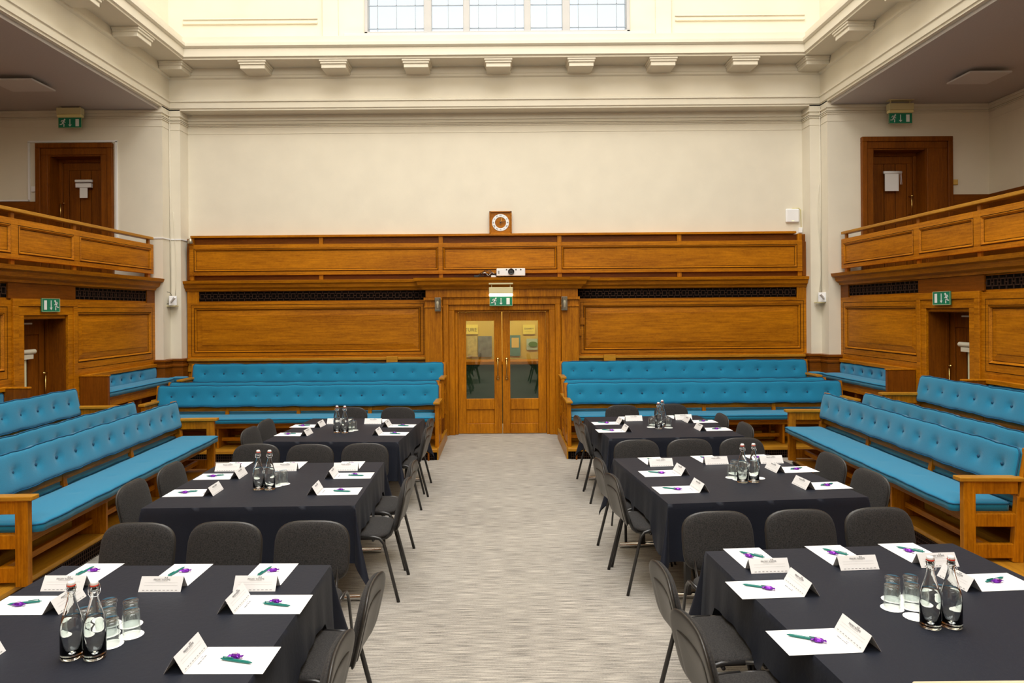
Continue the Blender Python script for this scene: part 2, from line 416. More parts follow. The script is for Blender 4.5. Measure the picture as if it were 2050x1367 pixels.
def panel_set(m, u0, u1, z0, z1, panels, f, th=.022, fld=None, ledge=True):
    "stiles and rails proud of the wall, leaving the given rectangles sunk"
    us = sorted(set([u0,u1]+[p[0] for p in panels]+[p[1] for p in panels]))
    zs_ = sorted(set([z0,z1]+[p[2] for p in panels]+[p[3] for p in panels]))
    def bx(a,b,c,d):
        vs = [f(u,dd,z) for u in (a,b) for dd in (0,th) for z in (c,d)]
        m.add(vs, [(0,1,3,2),(4,6,7,5),(0,4,5,1),(2,3,7,6),(0,2,6,4),(1,5,7,3)])
    for i in range(len(us)-1):
        run = None
        for j in range(len(zs_)-1):
            cu, cz = (us[i]+us[i+1])/2, (zs_[j]+zs_[j+1])/2
            if any(p[0] < cu < p[1] and p[2] < cz < p[3] for p in panels): continue
            bx(us[i], us[i+1], zs_[j], zs_[j+1])
    for p in panels: ring(m, p[0], p[1], p[2], p[3], .035, .0, th+.012, f)
def fy(Y): return lambda u, d, z: (u, Y-d, z)
YP = 11.95
def grille(m, u0, u1, z0, z1, f, cell=.11):
    n = max(2, int((u1-u0)/cell)); h = z1-z0; w = (u1-u0)/n
    def b(a,bb,c,d):
        vs = [f(u,dd,z) for u in (a,bb) for dd in (0,.012) for z in (c,d)]
        m.add(vs, [(0,1,3,2),(4,6,7,5),(0,4,5,1),(2,3,7,6),(0,2,6,4),(1,5,7,3)])
    for k in range(n):
        a = u0+k*w
        b(a+w*.18, a+w*.82, z0+h*.22, z0+h*.30); b(a+w*.18, a+w*.82, z0+h*.70, z0+h*.78)
        b(a+w*.18, a+w*.24, z0+h*.30, z0+h*.70); b(a+w*.76, a+w*.82, z0+h*.30, z0+h*.70)
        b(a+w*.82, a+w*1.18 if k < n-1 else a+w, z0+h*.46, z0+h*.54)
        b(a-.004, a+.004, z0, z0+h*.3); b(a-.004, a+.004, z0+h*.7, z1)
# back wall panelling, left and right of the door
GR = plain('grille_metal', (.05,.027,.018), .9, spec=.05)
for s in ('left','right'):
    u0, u1 = (-5.36, -1.28) if s == 'left' else (1.30, 5.2)
    root = MB().box(u0, u1, YP+.003, YW+.0, 0, 2.5).build('wall_back_panelling_'+s, OAKX); root['kind'] = 'structure'
    tag(root, 'lower oak panelling on the back wall, %s of the double door' % s, 'panelling')
    m = MB(); g0, g1 = (u0+.2, u1-.0) if s == 'left' else (u0+.0, u1-.16)
    panel_set(m, u0, u1, .9, 2.27, [(u0+.12 if s=='left' else u0+.1, u1-.1, 1.42, 2.18)], fy(YP))
    m.build('panel_frame', OAKX, root, bev=.003)
    pq = (u0+.12 if s=='left' else u0+.1, u1-.1, 1.42, 2.18)
    gap_shades([pq, (pq[0]-.05,pq[1]+.05,1.36,2.235)], fy(YP), .022, root)
    m = MB(); field(m, pq[0]+.03, pq[1]-.03, 1.45, 2.15, .10, .018, fy(YP)); m.build('raised_panel', OAKX, root)
    m = MB().box(u0, g0, YP-.022, YP+.003, 2.27, 2.5).box(g1, u1, YP-.022, YP+.003, 2.27, 2.5); m.build('frieze_block', OAKZ, root)
    MB().box(g0, g1, YP-.001, YP+.003, 2.30, 2.46).build('vent_recess', DARK, root)
    m = MB(); grille(m, g0, g1, 2.30, 2.46, fy(YP-.004)); m.build('vent_grille', GR, root)
    m = MB().sweep([(u0-.02,YP),(u1,YP)], [(0,2.47),(.04,2.47),(.05,2.50),(.09,2.53),(.10,2.58),(.14,2.60),(.15,2.64),(0,2.655)], 1)
    m.add([(u0-.02,YP,2.47),(u0-.02,YP-.05,2.5),(u0-.02,YP-.10,2.58),(u0-.02,YP-.15,2.64),(u0-.02,YP,2.655)], [(0,1,2,3,4)])
    m.add([(u1,YP,2.47),(u1,YP-.05,2.5),(u1,YP-.10,2.58),(u1,YP-.15,2.64),(u1,YP,2.655)], [(0,1,2,3,4)])
    m.build('cornice', OAKX, root)
    m = MB().box(u0, u1, YP-.12, YP-.0, 1.285, 1.325); bx_ = (-1.95,-1.76) if s == 'left' else (1.72,1.92)
    m.box(bx_[0], bx_[1], YP-.16, YP-.1201, 1.24, 1.345); m.box(u0,u1,YP-.05,YP,1.1,1.285)
    m.build('dado_ledge', LOAKX, root, bev=.004)
# upper parapet over the whole width
root = MB().box(-5.36, 5.2, YP+.003, YW, 2.5, 3.37).build('wall_back_parapet', DOAKX); root['kind'] = 'structure'
tag(root, 'upper oak parapet with three long panels under the cream wall', 'panelling')
MB().box(-5.28, 5.02, YP-.07, YW, 3.375, 3.415).build('cap_rail', OAKX, root, bev=.005)
m = MB().box(-5.30, 5.12, YP-.05, YP-.02, 2.735, 3.26)
pans = [(-5.22,-1.07,2.80,3.19),(-.99,.95,2.80,3.19),(1.03,5.03,2.80,3.19)]
panel_set(m, -5.30, 5.12, 2.735, 3.26, pans, fy(YP-.05), th=.016)
m.build('parapet_board', OAKX, root, bev=.003); gap_shades(pans, fy(YP-.05), .016, root)
m = MB()
for x in (-5.3,-3.1,-1.06,.96,3.0,5.05): m.box(x, x+.07, YP-.045, YP+.003, 2.655, 3.375)
m.build('parapet_post', OAKZ, root)
m = MB()
for x in (-5.355, 5.13): m.box(x, x+.07, YP-.03, YP+.01, 2.66, 3.24)
m.build('end_stile', DOAKZ, root, bev=.004)
# ------------------------------------------------------------------ main double door
dr = thing('door_1', 'oak double doors with tall glazed panels and brass pull handles', 'door', (0.005, 11.9, 0), kind='structure')
c = .005; DOORW = .745; DT = H+.0
m = MB()
for s in (-1,1):
    m.box(c+s*1.29, c+s*1.0, 11.74, 12.05, 0, 2.28)
    m.box(c+s*1.31, c+s*.98, 11.71, 12.05, 0, .26)
    m.box(c+s*1.31, c+s*.996, 11.71, 12.05, 2.28, 2.33).box(c+s*1.30, c+s*.99, 11.725, 12.05, 2.16, 2.19)
m.box(c-1.28, c+1.28, 11.752, 12.05, 2.331, 2.47).box(c-.995, c+.995, 11.79, 12.05, 2.30, 2.331)
m.build('door_surround', OAKZ, dr, world=True, bev=.004)
m = MB()
for a, b, y, t in ((.995,.90,11.79,2.30),(.90,.80,11.83,2.21),(.80,.752,11.88,2.13)):
    m.box(c-a, c-b, y, 12.05, 0, t-(a-b)).box(c+b, c+a, y, 12.05, 0, t-(a-b)).box(c-a, c+a, y, 12.05, t-(a-b), t)
m.build('architrave', OAKZ, dr, world=True, bev=.006)
m = MB()
pr = [(0,2.465),(.03,2.465),(.05,2.50),(.10,2.54),(.115,2.585),(.15,2.61),(.165,2.655),(0,2.66)]
m.sweep([(c-1.30,12.05),(c-1.30,11.74),(c+1.30,11.74),(c+1.30,12.05)], pr, 1)
m.add([(c-1.44,11.6,2.657),(c+1.44,11.6,2.657),(c+1.44,11.95,2.657),(c-1.44,11.95,2.657)], [(0,1,2,3)])
m.build('door_cornice', OAKX, dr, world=True)
for s in (-1,1):
    xa, xb = (c-DOORW, c-.006) if s < 0 else (c+.006, c+DOORW)
    g0, g1 = xa+.13, xb-.13; zb, zt = .60, 1.93
    m = MB().box(xa, g0, 11.93, 11.975, .01, 2.08).box(g1, xb, 11.93, 11.975, .01, 2.08)
    m.box(g0, g1, 11.93, 11.975, zt, 2.08).box(g0, g1, 11.93, 11.975, zb-.18, zb).box(g0, g1, 11.93, 11.975, .01, .18).box(g0, g1, 11.95, 11.965, .18, zb-.18)
    lf = m.build('door_leaf', OAKZ, dr, world=True, bev=.005)
    MB().box(g0, g1, 11.95, 11.954, zb, zt).build('glass', DPANE, lf, world=True)
    hx = c+s*.075
    hm = MB().box(hx-.025, hx+.025, 11.917, 11.93, 1.24, 1.30).box(hx-.025, hx+.025, 11.917, 11.93, .93, .99)
    hm.tube([(hx,11.92,1.265),(hx,11.87,1.265),(hx,11.855,1.24),(hx,11.85,1.11),(hx,11.855,.99),(hx,11.87,.965),(hx,11.92,.965)], [.008,.010,.013,.010,.013,.010,.008])
    hm.build('pull_handle', BRASS, lf, world=True, smooth=True)
# lobby beyond the glazed doors
lb = st('wall_lobby', 'yellow lit display wall seen through the glazed doors', MB().box(-2.6, 2.6, 13.6, 13.7, 0, 2.6).box(-2.6,-2.5,12.3,13.6,0,2.6).box(2.5,2.6,12.3,13.6,0,2.6), plain('ochre_board', (.52,.34,.07), .6, noise=.1, nscale=3))
st('ceiling_lobby', 'low lobby ceiling beyond the double doors', MB().box(-2.6,2.6,12.06,13.7,2.6,2.7), CREAM, 'ceiling')
dt = thing('display_table', 'long display table with a dark green cloth beyond the glass doors', 'table', (0,13.2,0))
MB().box(-1.6,1.6,13.0,13.55,1.10,1.16).build('tabletop', OAKX, dt, world=True, bev=.004)
MB().box(-1.55,1.55,13.03,13.5,0,1.10).build('skirt', plain('green_baize', (.01,.05,.035), .9), dt, world=True)
def poster(pxa, pya, pxb, pyb, mat, label, body=None, bs=.1, extra=None):
    Y = 13.58
    a, b = at(pxa,pya,Y), at(pxb,pyb,Y)
    o = thing('poster', label, 'poster', ((a[0]+b[0])/2, Y, min(a[2],b[2])), group='posters pinned on the lobby wall')
    MB().box(a[0], b[0], Y-.01, Y+.01, a[2], b[2]).build('sheet', mat, o, world=True)
    if body:
        me = text_mesh(body, bs, BLACK, Matrix.Translation(((a[0]+b[0])/2, Y-.012, (a[2]*.45+b[2]*.55)))@UP)
        t = mesh_obj('lettering', me, o); t.matrix_basis = wm(o).inverted()
    if extra: extra(o, a, b)
poster(928,650,957,669, YELLOWP, 'yellow poster with black capitals seen through the left door glass', 'TURE', .10)
poster(1047,650,1071,669, YELLOWP, 'yellow poster with small black lettering seen through the right door glass', 'DISARM\n- - - - -', .05)
poster(957,673,985,714, plain('slate_poster', (.13,.13,.15), .6, noise=.5, nscale=9), 'mottled slate grey poster behind the left door glass')
poster(936,673,956,714, plain('sand_poster', (.42,.32,.13), .6, noise=.3, nscale=14), 'mottled sand coloured sheet behind the left door glass')
def mapx(o, a, b):
    MB().box(a[0]+.03, b[0]-.03, 13.565, 13.57, b[2]+(a[2]-b[2])*.4, a[2]-.05).build('print', plain('orange_ink', (.6,.38,.12), .6), o, world=True)
poster(1021,671,1042,712, plain('teal_poster', (.07,.17,.19), .6, noise=.3, nscale=7), 'teal poster with an orange shape behind the right door glass', extra=mapx)
def treex(o, a, b):
    MB().lathe([(0,-.0),(.09,.0),(.09,.005),(0,.006)], 14, (0,0,0)).xf(Matrix.Translation(((a[0]+b[0])/2+.02,13.56,(a[2]+b[2])/2))@Matrix.Rotation(PI/2,4,'X')@Matrix.Scale(.6,4,(0,1,0))).build('print', plain('leaf_ink', (.06,.14,.02), .6), o, world=True)
poster(1054,678,1076,700, plain('sky_poster', (.35,.42,.38), .6), 'small picture of a green tree behind the right door glass', extra=treex)

# ------------------------------------------------------------------ side walls, balconies
def side(sg, name):
    X0 = abs(WL) if sg < 0 else WR
    def f(u, d, z): return (sg*(X0-d), u, z)
    def B(m, d0, d1, y0, y1, z0, z1): return m.box(sg*(X0-d0), sg*(X0-d1), y0, y1, z0, z1)
    off = .18
    do0, do1, dz = 8.15+off, 9.0+off, 2.05
    root = B(B(B(MB(), -.26, -.003, YR, do0, 0, 2.5), -.26, -.003, do1, YG, 0, 2.5), -.26, -.003, do0, do1, dz, 2.5)
    root = root.build('wall_'+name, OAKY); root['kind'] = 'structure'
    tag(root, 'oak panelled %s wall under the balcony' % name, 'wall')
    m = MB(); fo0, fo1 = do0-.2, do1+.18
    panel_set(m, fo1, YG-.0, .3, 2.27, [(fo1+.03, YG-.14, 1.45, 2.12)], f)
    panel_set(m, YR, fo0, .3, 2.27, [(fo0-2.2, fo0-.12, 1.45, 2.12),(fo0-4.5, fo0-2.35, 1.45, 2.12)], f)
    m.build('panel_frame', OAKY, root, bev=.003)
    pq = [(fo1+.03, YG-.14, 1.45, 2.12),(fo0-2.2, fo0-.12, 1.45, 2.12),(fo0-4.5, fo0-2.35, 1.45, 2.12)]
    gap_shades(pq+[(fo1+.0, YG-.09, 1.36, 2.19),(fo0-2.25, fo0-.07, 1.36, 2.19)], f, .022, root)
    m = MB()
    for q in pq: field(m, q[0]+.03, q[1]-.03, q[2]+.03, q[3]-.03, .09, .018, f)
    m.build('raised_panel', OAKY, root)
    m = MB()
    for a, b, d, t in ((fo0, fo0+.09, .05, 2.288),(fo0+.09, do0, .035, 2.198)):
        w = b-a; y1 = do1+.18-(a-fo0)*.9
        B(m, -.003, d, a, b, 0, t-w); B(m, -.003, d, y1-w*.9, y1, 0, t-w); B(m, -.003, d, a, y1, t-w, t)
    m.build('door_architrave', OAKY, root, bev=.005)
    # frieze with grilles
    m = MB(); B(m, -.003, .02, fo0-.05, fo1+.0, 2.29, 2.5); B(m, -.003, .02, YG-.25, YG, 2.27, 2.5); m.build('frieze_block', DOAKY, root)
    m = MB(); B(m, -.003, .0, fo1, YG-.25, 2.30, 2.46); B(m, -.003, 0, YR, fo0-.05, 2.30, 2.46); m.build('vent_recess', DARK, root)
    m = MB(); grille(m, fo1, YG-.25, 2.30, 2.46, f); grille(m, fo0-3.3, fo0-.05, 2.30, 2.46, f); m.build('vent_grille', GR, root)
    # cornice
    pr = [(0,2.47),(.04,2.48),(.05,2.51),(.10,2.54),(.12,2.60),(.17,2.62),(.185,2.67),(-.2,2.685)]
    pts = [(sg*X0, YR), (sg*X0, YG)]
    m = MB().sweep(pts, pr, 1 if sg < 0 else -1)
    m.add([f(YG, d, z) for d, z in pr[:-1]]+[f(YG, 0, 2.68)], [tuple(range(len(pr)))])
    m.build('cornice', OAKY, root)
    # door recess
    d = thing('door_2' if sg < 0 else 'door_3', 'boarded oak door with a rolled blind, set deep in the %s wall' % name, 'door', (sg*(X0+.5), (do0+do1)/2, 0), kind='structure')
    m = B(B(MB(), -.40, -.26, do0-.06, do0, 0, dz+.06), -.40, -.26, do1, do1+.06, 0, dz+.06); B(m, -.40, -.26, do0, do1, dz, dz+.06)
    B(B(B(m, -.255, -.225, do0+.001, do0+.03, 0, dz-.03), -.255, -.225, do1-.03, do1-.001, 0, dz-.03), -.255, -.225, do0+.001, do1-.001, dz-.03, dz-.001)
    B(B(B(m, -.26, -.004, do0+.0005, do0+.01, 0, dz-.001), -.26, -.004, do1-.01, do1-.0005, 0, dz-.001), -.26, -.004, do0+.01, do1-.01, dz-.01, dz-.0005)
    m.build('door_lining', DOAKZ, d, world=True)
    m = MB(); dd = -.27
    B(m, dd-.04, dd, do0+.005, do0+.1, .01, 2.04); B(m, dd-.04, dd, do1-.12, do1-.005, .01, 2.04); B(m, dd-.04, dd, do0+.1, do1-.12, 1.84, 2.04); B(m, dd-.04, dd, do0+.1, do1-.12, .01, .25)
    nb = 3; w = (do1-do0-.22)/nb
    for k in range(nb): B(m, dd-.03, dd-.014, do0+.1+k*w+.005, do0+.1+(k+1)*w-.005, .25, 1.84)
    lf = m.build('door_leaf', DOAKZ, d, world=True, bev=.004)
    g0 = do0+.1+w+.02; B(MB(), dd-.013, dd-.008, g0, g0+w-.04, .95, 1.60).build('vision_panel', DARK, lf, world=True)
    hy = do1-.07; hX = X0+.27
    hm = MB().tube([(sg*hX, hy, 1.34), (sg*(hX-.06), hy, 1.34), (sg*(hX-.06), hy-.05, 1.34)], .010).lathe([(0,-.018),(.018,-.008),(.018,.008),(0,.018)], 10, (sg*(hX-.06), hy-.06, 1.34))
    hm.tube([(sg*(hX-.03), hy+.02, 1.30), (sg*(hX-.03), hy+.02, .9)], .006)
    hm.build('handle', BRASS, lf, world=True, smooth=True)
    bz = 1.63; y0, y1 = do0+.12, do1-.30; bX = X0+.215
    bm_ = MB().tube([(sg*bX, y0, bz), (sg*bX, y1, bz)], .03, 14)
    B(bm_, -.25, -.20, y0+.03, y1-.04, bz-.09, bz-.035)
    bl = bm_.build('blind_roller', CREAMP2, lf, world=True)
    MB().box(sg*(X0+.235), sg*(X0+.23), y0+.03, y1-.13, bz-.72, bz-.07).build('blind_sheet', BLINDF, bl, world=True)
    m = B(MB(), -.25, -.20, do0+.03, do1-.36, dz-.075, dz-.055); m.build('door_closer', CREAMP2, d, world=True)
    # balcony
    bal = thing('balcony_parapet', 'oak balcony front with long panels and handrail on the %s' % name, 'balcony', (sg*X0, 4.2, 2.685), group='oak balcony fronts')
    ye = YG-.06
    py = [ye-2.05, ye-3.25, ye-5.35, ye-6.5]
    m = MB(); B(m, -.02, .02, YR, ye, 2.745, 3.225)
    def f2(u, d, z): return (sg*(X0-.02-d), u, z)
    bounds = [ye]+py+[YR]
    pl = [(bounds[i+1]+.05, bounds[i]-.08, 2.81, 3.15) for i in range(len(bounds)-1)]
    panel_set(m, YR, ye, 2.745, 3.225, pl, f2, th=.015)
    m.build('front_board', OAKY, bal, world=True, bev=.003); gap_shades(pl, f2, .015, bal, True)
    B(MB(), -.06, .05, YR, ye-.02, 3.30, 3.345).build('handrail', LOAKY, bal, world=True, bev=.008, seg=2)
    for y in [ye-.08]+py:
        B(MB(), -.03, .0, y-.03, y+.03, 2.68, 3.30).build('post', OAKZ, bal, world=True)
    B(B(MB(), -.1, -.03, ye-.03, ye+.02, 2.685, 3.2), -.1, -.0, ye-.04, ye-.0, 3.13, 3.225).build('end_frame', OAKZ, bal, world=True)
    # gallery floor and dado
    OX = abs(OL) if sg < 0 else OR
    st('floor_gallery_'+name, 'oak floor of the %s gallery' % name, MB().box(sg*(X0-0.0), sg*OX, YR, YG, 2.5, GZ), DOAKY, 'floor')
    return X0
side(-1, 'left'); side(1, 'right')
# gallery end walls: dado, door, exit sign
def gallery(sg, name, xa, xb):
    # xa inner edge, xb outer edge of door frame (signed)
    top = 4.90
    OX = OL if sg < 0 else OR
    m = MB().box(xb, OX, YG-.04, YG, GZ, 3.95); m.box(OX, OX-sg*.04, 3, YG, GZ, 3.95)
    st('trim_4' if sg < 0 else 'trim_5', 'brown oak dado in the %s gallery' % name, m, DOAKX, 'dado', bev=.004)
    d = thing('door_4' if sg < 0 else 'door_5', 'boarded brown oak door with a white blind in the %s gallery' % name, 'door', ((xa+xb)/2, YG, GZ), kind='structure')
    m = MB(); lo, hi = min(xa,xb), max(xa,xb)
    extra = .22 if sg > 0 else 0
    for k, (w0, w1, y) in enumerate(((0,.08,YG-.07),(.08,.19,YG-.045))):
        m.box(lo+w0, lo+w1, y, YG, GZ, top-w1).box(hi-w1-(extra if k else 0), hi-w0, y, YG, GZ, top-w1).box(lo+w0, hi-w0, y, YG, top-w1, top-w0)
    m.build('architrave', DOAKZ, d, world=True, bev=.006)
    a, b = lo+.19, hi-.19-extra
    dep = .26; yl = YG+dep; zt_ = top-.19
    m = MB().box(a, a+.02, YG-.02, yl+.1, GZ, zt_-.02).box(b-.02, b, YG-.02, yl+.1, GZ, zt_-.02).box(a, b, YG-.02, yl+.1, zt_-.02, zt_)
    m.build('door_lining', DOAKZ, d, world=True)
    l0, l1 = a+.02, b-.02; zl = zt_-.02
    m = MB().box(l0, l0+.05, yl-.03, yl, GZ, zl-.05).box(l1-.05, l1, yl-.03, yl, GZ, zl-.05).box(l0, l1, yl-.03, yl, zl-.05, zl)
    m.build('door_stop', DOAKZ, d, world=True, bev=.003)
    m = MB().box(l0+.05, l0+.14, yl, yl+.045, GZ, zl-.17).box(l1-.14, l1-.05, yl, yl+.045, GZ, zl-.17).box(l0+.05, l1-.05, yl, yl+.045, zl-.17, zl-.05)
    n = 3; w = (l1-l0-.28)/n
    for k in range(n): m.box(l0+.14+k*w+.005, l0+.14+(k+1)*w-.005, yl+.015, yl+.04, GZ, zl-.17)
    m.box(l0, l1, yl+.045, yl+.06, GZ, zl)
    lf = m.build('door_leaf', DOAKZ, d, world=True, bev=.003)
    YD = yl
    if sg < 0:
        p = at(173,364,YD); q = at(172,381,YD)
        bl = MB().tube([(p[0]-.14,YD-.07,p[2]),(p[0]+.14,YD-.07,p[2])], .024, 12).box(p[0]-.13,p[0]+.13,YD-.09,YD-.04,p[2]-.11,p[2]-.04).build('blind_roller', WHITEP, lf, world=True)
        MB().box(q[0]-.06,q[0]+.07,YD-.075,YD-.07,p[2]-.28,p[2]-.1).build('blind_sheet', WHITEP, bl, world=True)
        h = at(128,408,YD); hx = h[0]; hz = h[2]
    else:
        p = at(1782,347,YD)
        bl = MB().tube([(p[0]-.15,YD-.07,p[2]),(p[0]+.15,YD-.07,p[2])], .024, 12).build('blind_roller', WHITEP, lf, world=True, smooth=True)
        MB().box(p[0]-.13,p[0]+.10,YD-.075,YD-.07,p[2]-.31,p[2]).build('blind_sheet', WHITEP, bl, world=True)
        MB().tube([(p[0]+.14,YD-.08,p[2]),(p[0]+.15,YD-.08,p[2]-.2),(p[0]+.125,YD-.08,p[2]-.2),(p[0]+.12,YD-.08,p[2])], .003, 6).build('pull_chain', WHITEP, bl, world=True)
        h = at(1819,393,YD); hx = h[0]; hz = h[2]
    MB().tube([(hx,YD-.0,hz),(hx,YD-.09,hz-.01),(hx,YD-.09,hz-.30),(hx,YD-.0,hz-.31)], .010).tube([(hx,YD-.05,hz),(hx+.05,YD-.07,hz)], .009).build('handle', BRASS, lf, world=True, smooth=True)
gallery(-1, 'left', at(228,300,YG)[0], at(75,300,YG)[0])
gallery(1, 'right', at(1722,300,YG)[0], at(1903,300,YG)[0])
# ------------------------------------------------------------------ exit signs
def pictogram(flip=False):
    m = MB(); s = -1 if flip else 1
    def st_(pts, w):
        for (a, b) in zip(pts, pts[1:]):
            a, b = Vector(a), Vector(b); d = (b-a).normalized(); n = Vector((-d.y, d.x))*w/2; a = a-d*w*.3; b = b+d*w*.3
            q = [a-n, b-n, b+n, a+n]
            if flip: q = [Vector((-p.x, p.y)) for p in q][::-1]
            m.plate([(p.x, p.y) for p in q], -.002, 0)
    # running figure
    hc = (-.085*1, .052); c8 = [(hc[0]+.013*math.cos(k*PI/4), hc[1]+.013*math.sin(k*PI/4)) for k in range(8)]
    if flip: c8 = [(-x,z) for x,z in c8][::-1]
    m.plate(c8, -.002, 0)
    st_([(-.096,.035),(-.118,-.005)], .024)
    st_([(-.100,.036),(-.130,.036),(-.143,.015)], .010)
    st_([(-.096,.030),(-.088,.008),(-.075,.004)], .009)
    st_([(-.118,-.005),(-.095,-.025),(-.098,-.06)], .014)
    st_([(-.118,-.005),(-.132,-.025),(-.160,-.028)], .013)
    # arrow
    st_([(0,.055),(0,-.03)], .012)
    t = [(-.028,-.028),(0,-.062),(.028,-.028),(0,-.036)]
    m.plate(t, -.002, 0)
    d = [(.09,-.058),(.145,-.058),(.145,.058),(.09,.058)]
    if flip: d = [(-x,z) for x,z in d][::-1]
    m.plate(d, -.002, 0)
    return m
def exit_sign(loc, rz, label, flip=False, box=True, w=.38, h=.17, lit=False):
    o = thing('exit_sign', label, 'exit sign', loc, rz, 'green running man exit signs')
    k = w/.38
    MB().box(-w/2, w/2, -.012, .0, -h/2, h/2).build('sign_face', GREEN, o)
    fm = MB()
    for a,b,c_,d_ in ((-w/2,w/2,h/2-.004,h/2),(-w/2,w/2,-h/2,-h/2+.004),(-w/2,-w/2+.004,-h/2,h/2),(w/2-.004,w/2,-h/2,h/2)): fm.box(a,b,-.015,-.011,c_,d_)
    fm.build('sign_border', CREAMP, o)
    pm = pictogram(flip); pm.xf(Matrix.Translation((0,-.0125,0))@Matrix.Scale(k,4,(1,0,0))@Matrix.Scale(h/.17,4,(0,0,1)))
    fixn(pm.build('pictogram', SIGNW, o))
    if box:
        MB().box(-w/2-.01, w/2+.01, -.05, .05, h/2+.045, h/2+.15).build('housing', CREAMP, o, bev=.006)
        MB().box(-w/2-.008, w/2+.008, -.045, .045, h/2, h/2+.045).build('diffuser', LAMP if lit else plain('unlit_diffuser', (.85,.75,.35), .4), o, bev=.01)
        MB().box(-w/2-.01, w/2+.01, -.05, .05, h/2+.20, h/2+.225).box(-w/2+.03,-w/2+.04,-.01,.01,h/2+.15,h/2+.20).box(w/2-.04,w/2-.03,-.01,.01,h/2+.15,h/2+.20).build('hanging_bracket', CREAMP, o)
    return o
p = at(141,246,11.3); exit_sign((p[0],11.3,p[2]), 0, 'green exit sign hanging over the left gallery door')
p = at(1802,237,11.3); exit_sign((p[0],11.3,p[2]), 0, 'green exit sign hanging over the right gallery door')
p = at(1003,604,11.66); exit_sign((p[0],11.66,2.26), 0, 'lit green exit sign hanging above the oak double doors', lit=True, w=.38, h=.16)
exit_sign((WL+.053, 8.78, 2.215), PI/2, 'flat green exit sign fixed over the oak side door on the left wall', True, False, .35, .17)
exit_sign((WR-.053, 8.80, 2.215), -PI/2, 'flat green exit sign fixed over the oak side door on the right wall', True, False, .35, .17)
# ------------------------------------------------------------------ clock, projector, sconces, small wall fittings
a, b = at(979.5,419,YW-.06), at(1024.5,465.5,YW-.06)
ck = thing('wall_clock', 'square oak wall clock with a silver Roman numeral ring', 'clock', ((a[0]+b[0])/2, YW-.005, 3.415))
w = (b[0]-a[0])/2; hh = w*2.03
m = MB().box(-w+.02, w-.02, -.075, 0, .02, hh-.02)
for q in ((-w,-w+.022,0,hh),(w-.022,w,0,hh),(-w,w,hh-.022,hh),(-w,w,0,.022)): m.box(q[0], q[1], -.095, 0, q[2], q[3])
m.build('case', OAKX, ck, bev=.003)
zc = hh/2
m = MB(); n = 40; ro, ri = .145, .095
m.add([(ro*math.cos(2*PI*k/n), -.080, zc+ro*math.sin(2*PI*k/n)) for k in range(n)]+[(ri*math.cos(2*PI*k/n), -.080, zc+ri*math.sin(2*PI*k/n)) for k in range(n)],
      [(k,(k+1)%n,n+(k+1)%n,n+k) for k in range(n)])
m.build('numeral_ring', plain('silvered_ring', (.8,.8,.78), .35), ck, solid=.004)
nr = ['XII','I','II','III','IIII','V','VI','VII','VIII','IX','X','XI']
mall = None
for i, t in enumerate(nr):
    an = -2*PI*i/12
    me = text_mesh(t, .034, BLACK, Matrix.Translation((0,-.084,zc))@UP@Matrix.Rotation(an,4,'Z')@Matrix.Translation((0,.12,0)))
    mesh_obj('numeral', me, ck)
for nm, an, ln, wd, mt in (('hour_hand', 2, .055, .010, BLACK), ('minute_hand', 78, .09, .009, BLACK), ('second_hand', 18, .10, .004, BRASS)):
    an = R(an); d = Vector((math.sin(an), math.cos(an))); n_ = Vector((d.y,-d.x))*wd/2; t0 = -d*.02
    pts = [t0-n_, t0+n_, d*ln+n_*.5, d*ln-n_*.5]
    fixn(MB().plate([(q.x, zc+q.y) for q in pts], -.090, -.087).build(nm, mt, ck))
# projector
p = at(1022.5, 554, 11.78)
pj = thing('projector', 'white projector with a black lens on the door cornice', 'projector', (p[0], 11.76, 2.665))
m = MB().box(-.24,.24,-.13,.15,.012,.14); m.build('body', WHITEP, pj, bev=.014, seg=3)
MB().box(-.20,-.17,-.1,-.07,0,.02).box(.17,.20,-.1,-.07,0,.02).box(-.02,.02,.1,.13,0,.02).build('foot', BLACK, pj)
m = MB().lathe([(.052,0),(.052,.02),(.044,.024),(.040,.012),(.03,.010),(0,.014)], 24).xf(Matrix.Translation((.005,-.13,.085))@Matrix.Rotation(PI/2,4,'X')); m.build('lens', BLACK, pj, smooth=True)
for x in (-.07,.085,.165): MB().lathe([(.012,0),(.012,.004),(0,.005)], 12).xf(Matrix.Translation((x,-.13,.118))@Matrix.Rotation(PI/2,4,'X')).build('sensor', BLACK, pj)
MB().box(-.215,-.19,-.133,-.128,.05,.1).build('vent', INK, pj)
m = MB()
for k in range(6):
    pts = []
    for j in range(14):
        t = j/13; pts.append((p[0]-.24-.32*t+.02*math.sin(k*2+t*7), 11.74+.04*math.sin(k+5*t), 2.672+(.05+.012*k)*math.sin(PI*t)*abs(math.cos(2.2*t+k*.5))+.004*k))
    m.tube(pts, .0045, 6)
cb = m.build('cable_tangle', BLACK, smooth=True); tag(cb, 'tangle of black and white cables beside the projector', 'cable')
MB().tube([(p[0]-.25-.02*j, 11.72, 2.68+.06*abs(math.sin(j*.5))) for j in range(12)], .005, 6).build('white_cable', WHITEP, cb, smooth=True)
o = MB().box(p[0]-.33,p[0]-.245,11.70,11.76,2.66,2.695).build('plug_adapter', WHITEP, bev=.006); tag(o, 'small white plug block against the left of the projector', 'plug')
o = MB().box(p[0]-.62,p[0]-.53,11.70,11.76,2.66,2.70).build('power_brick', BLACK, bev=.006); tag(o, 'small black power brick left of the projector cables', 'power supply')
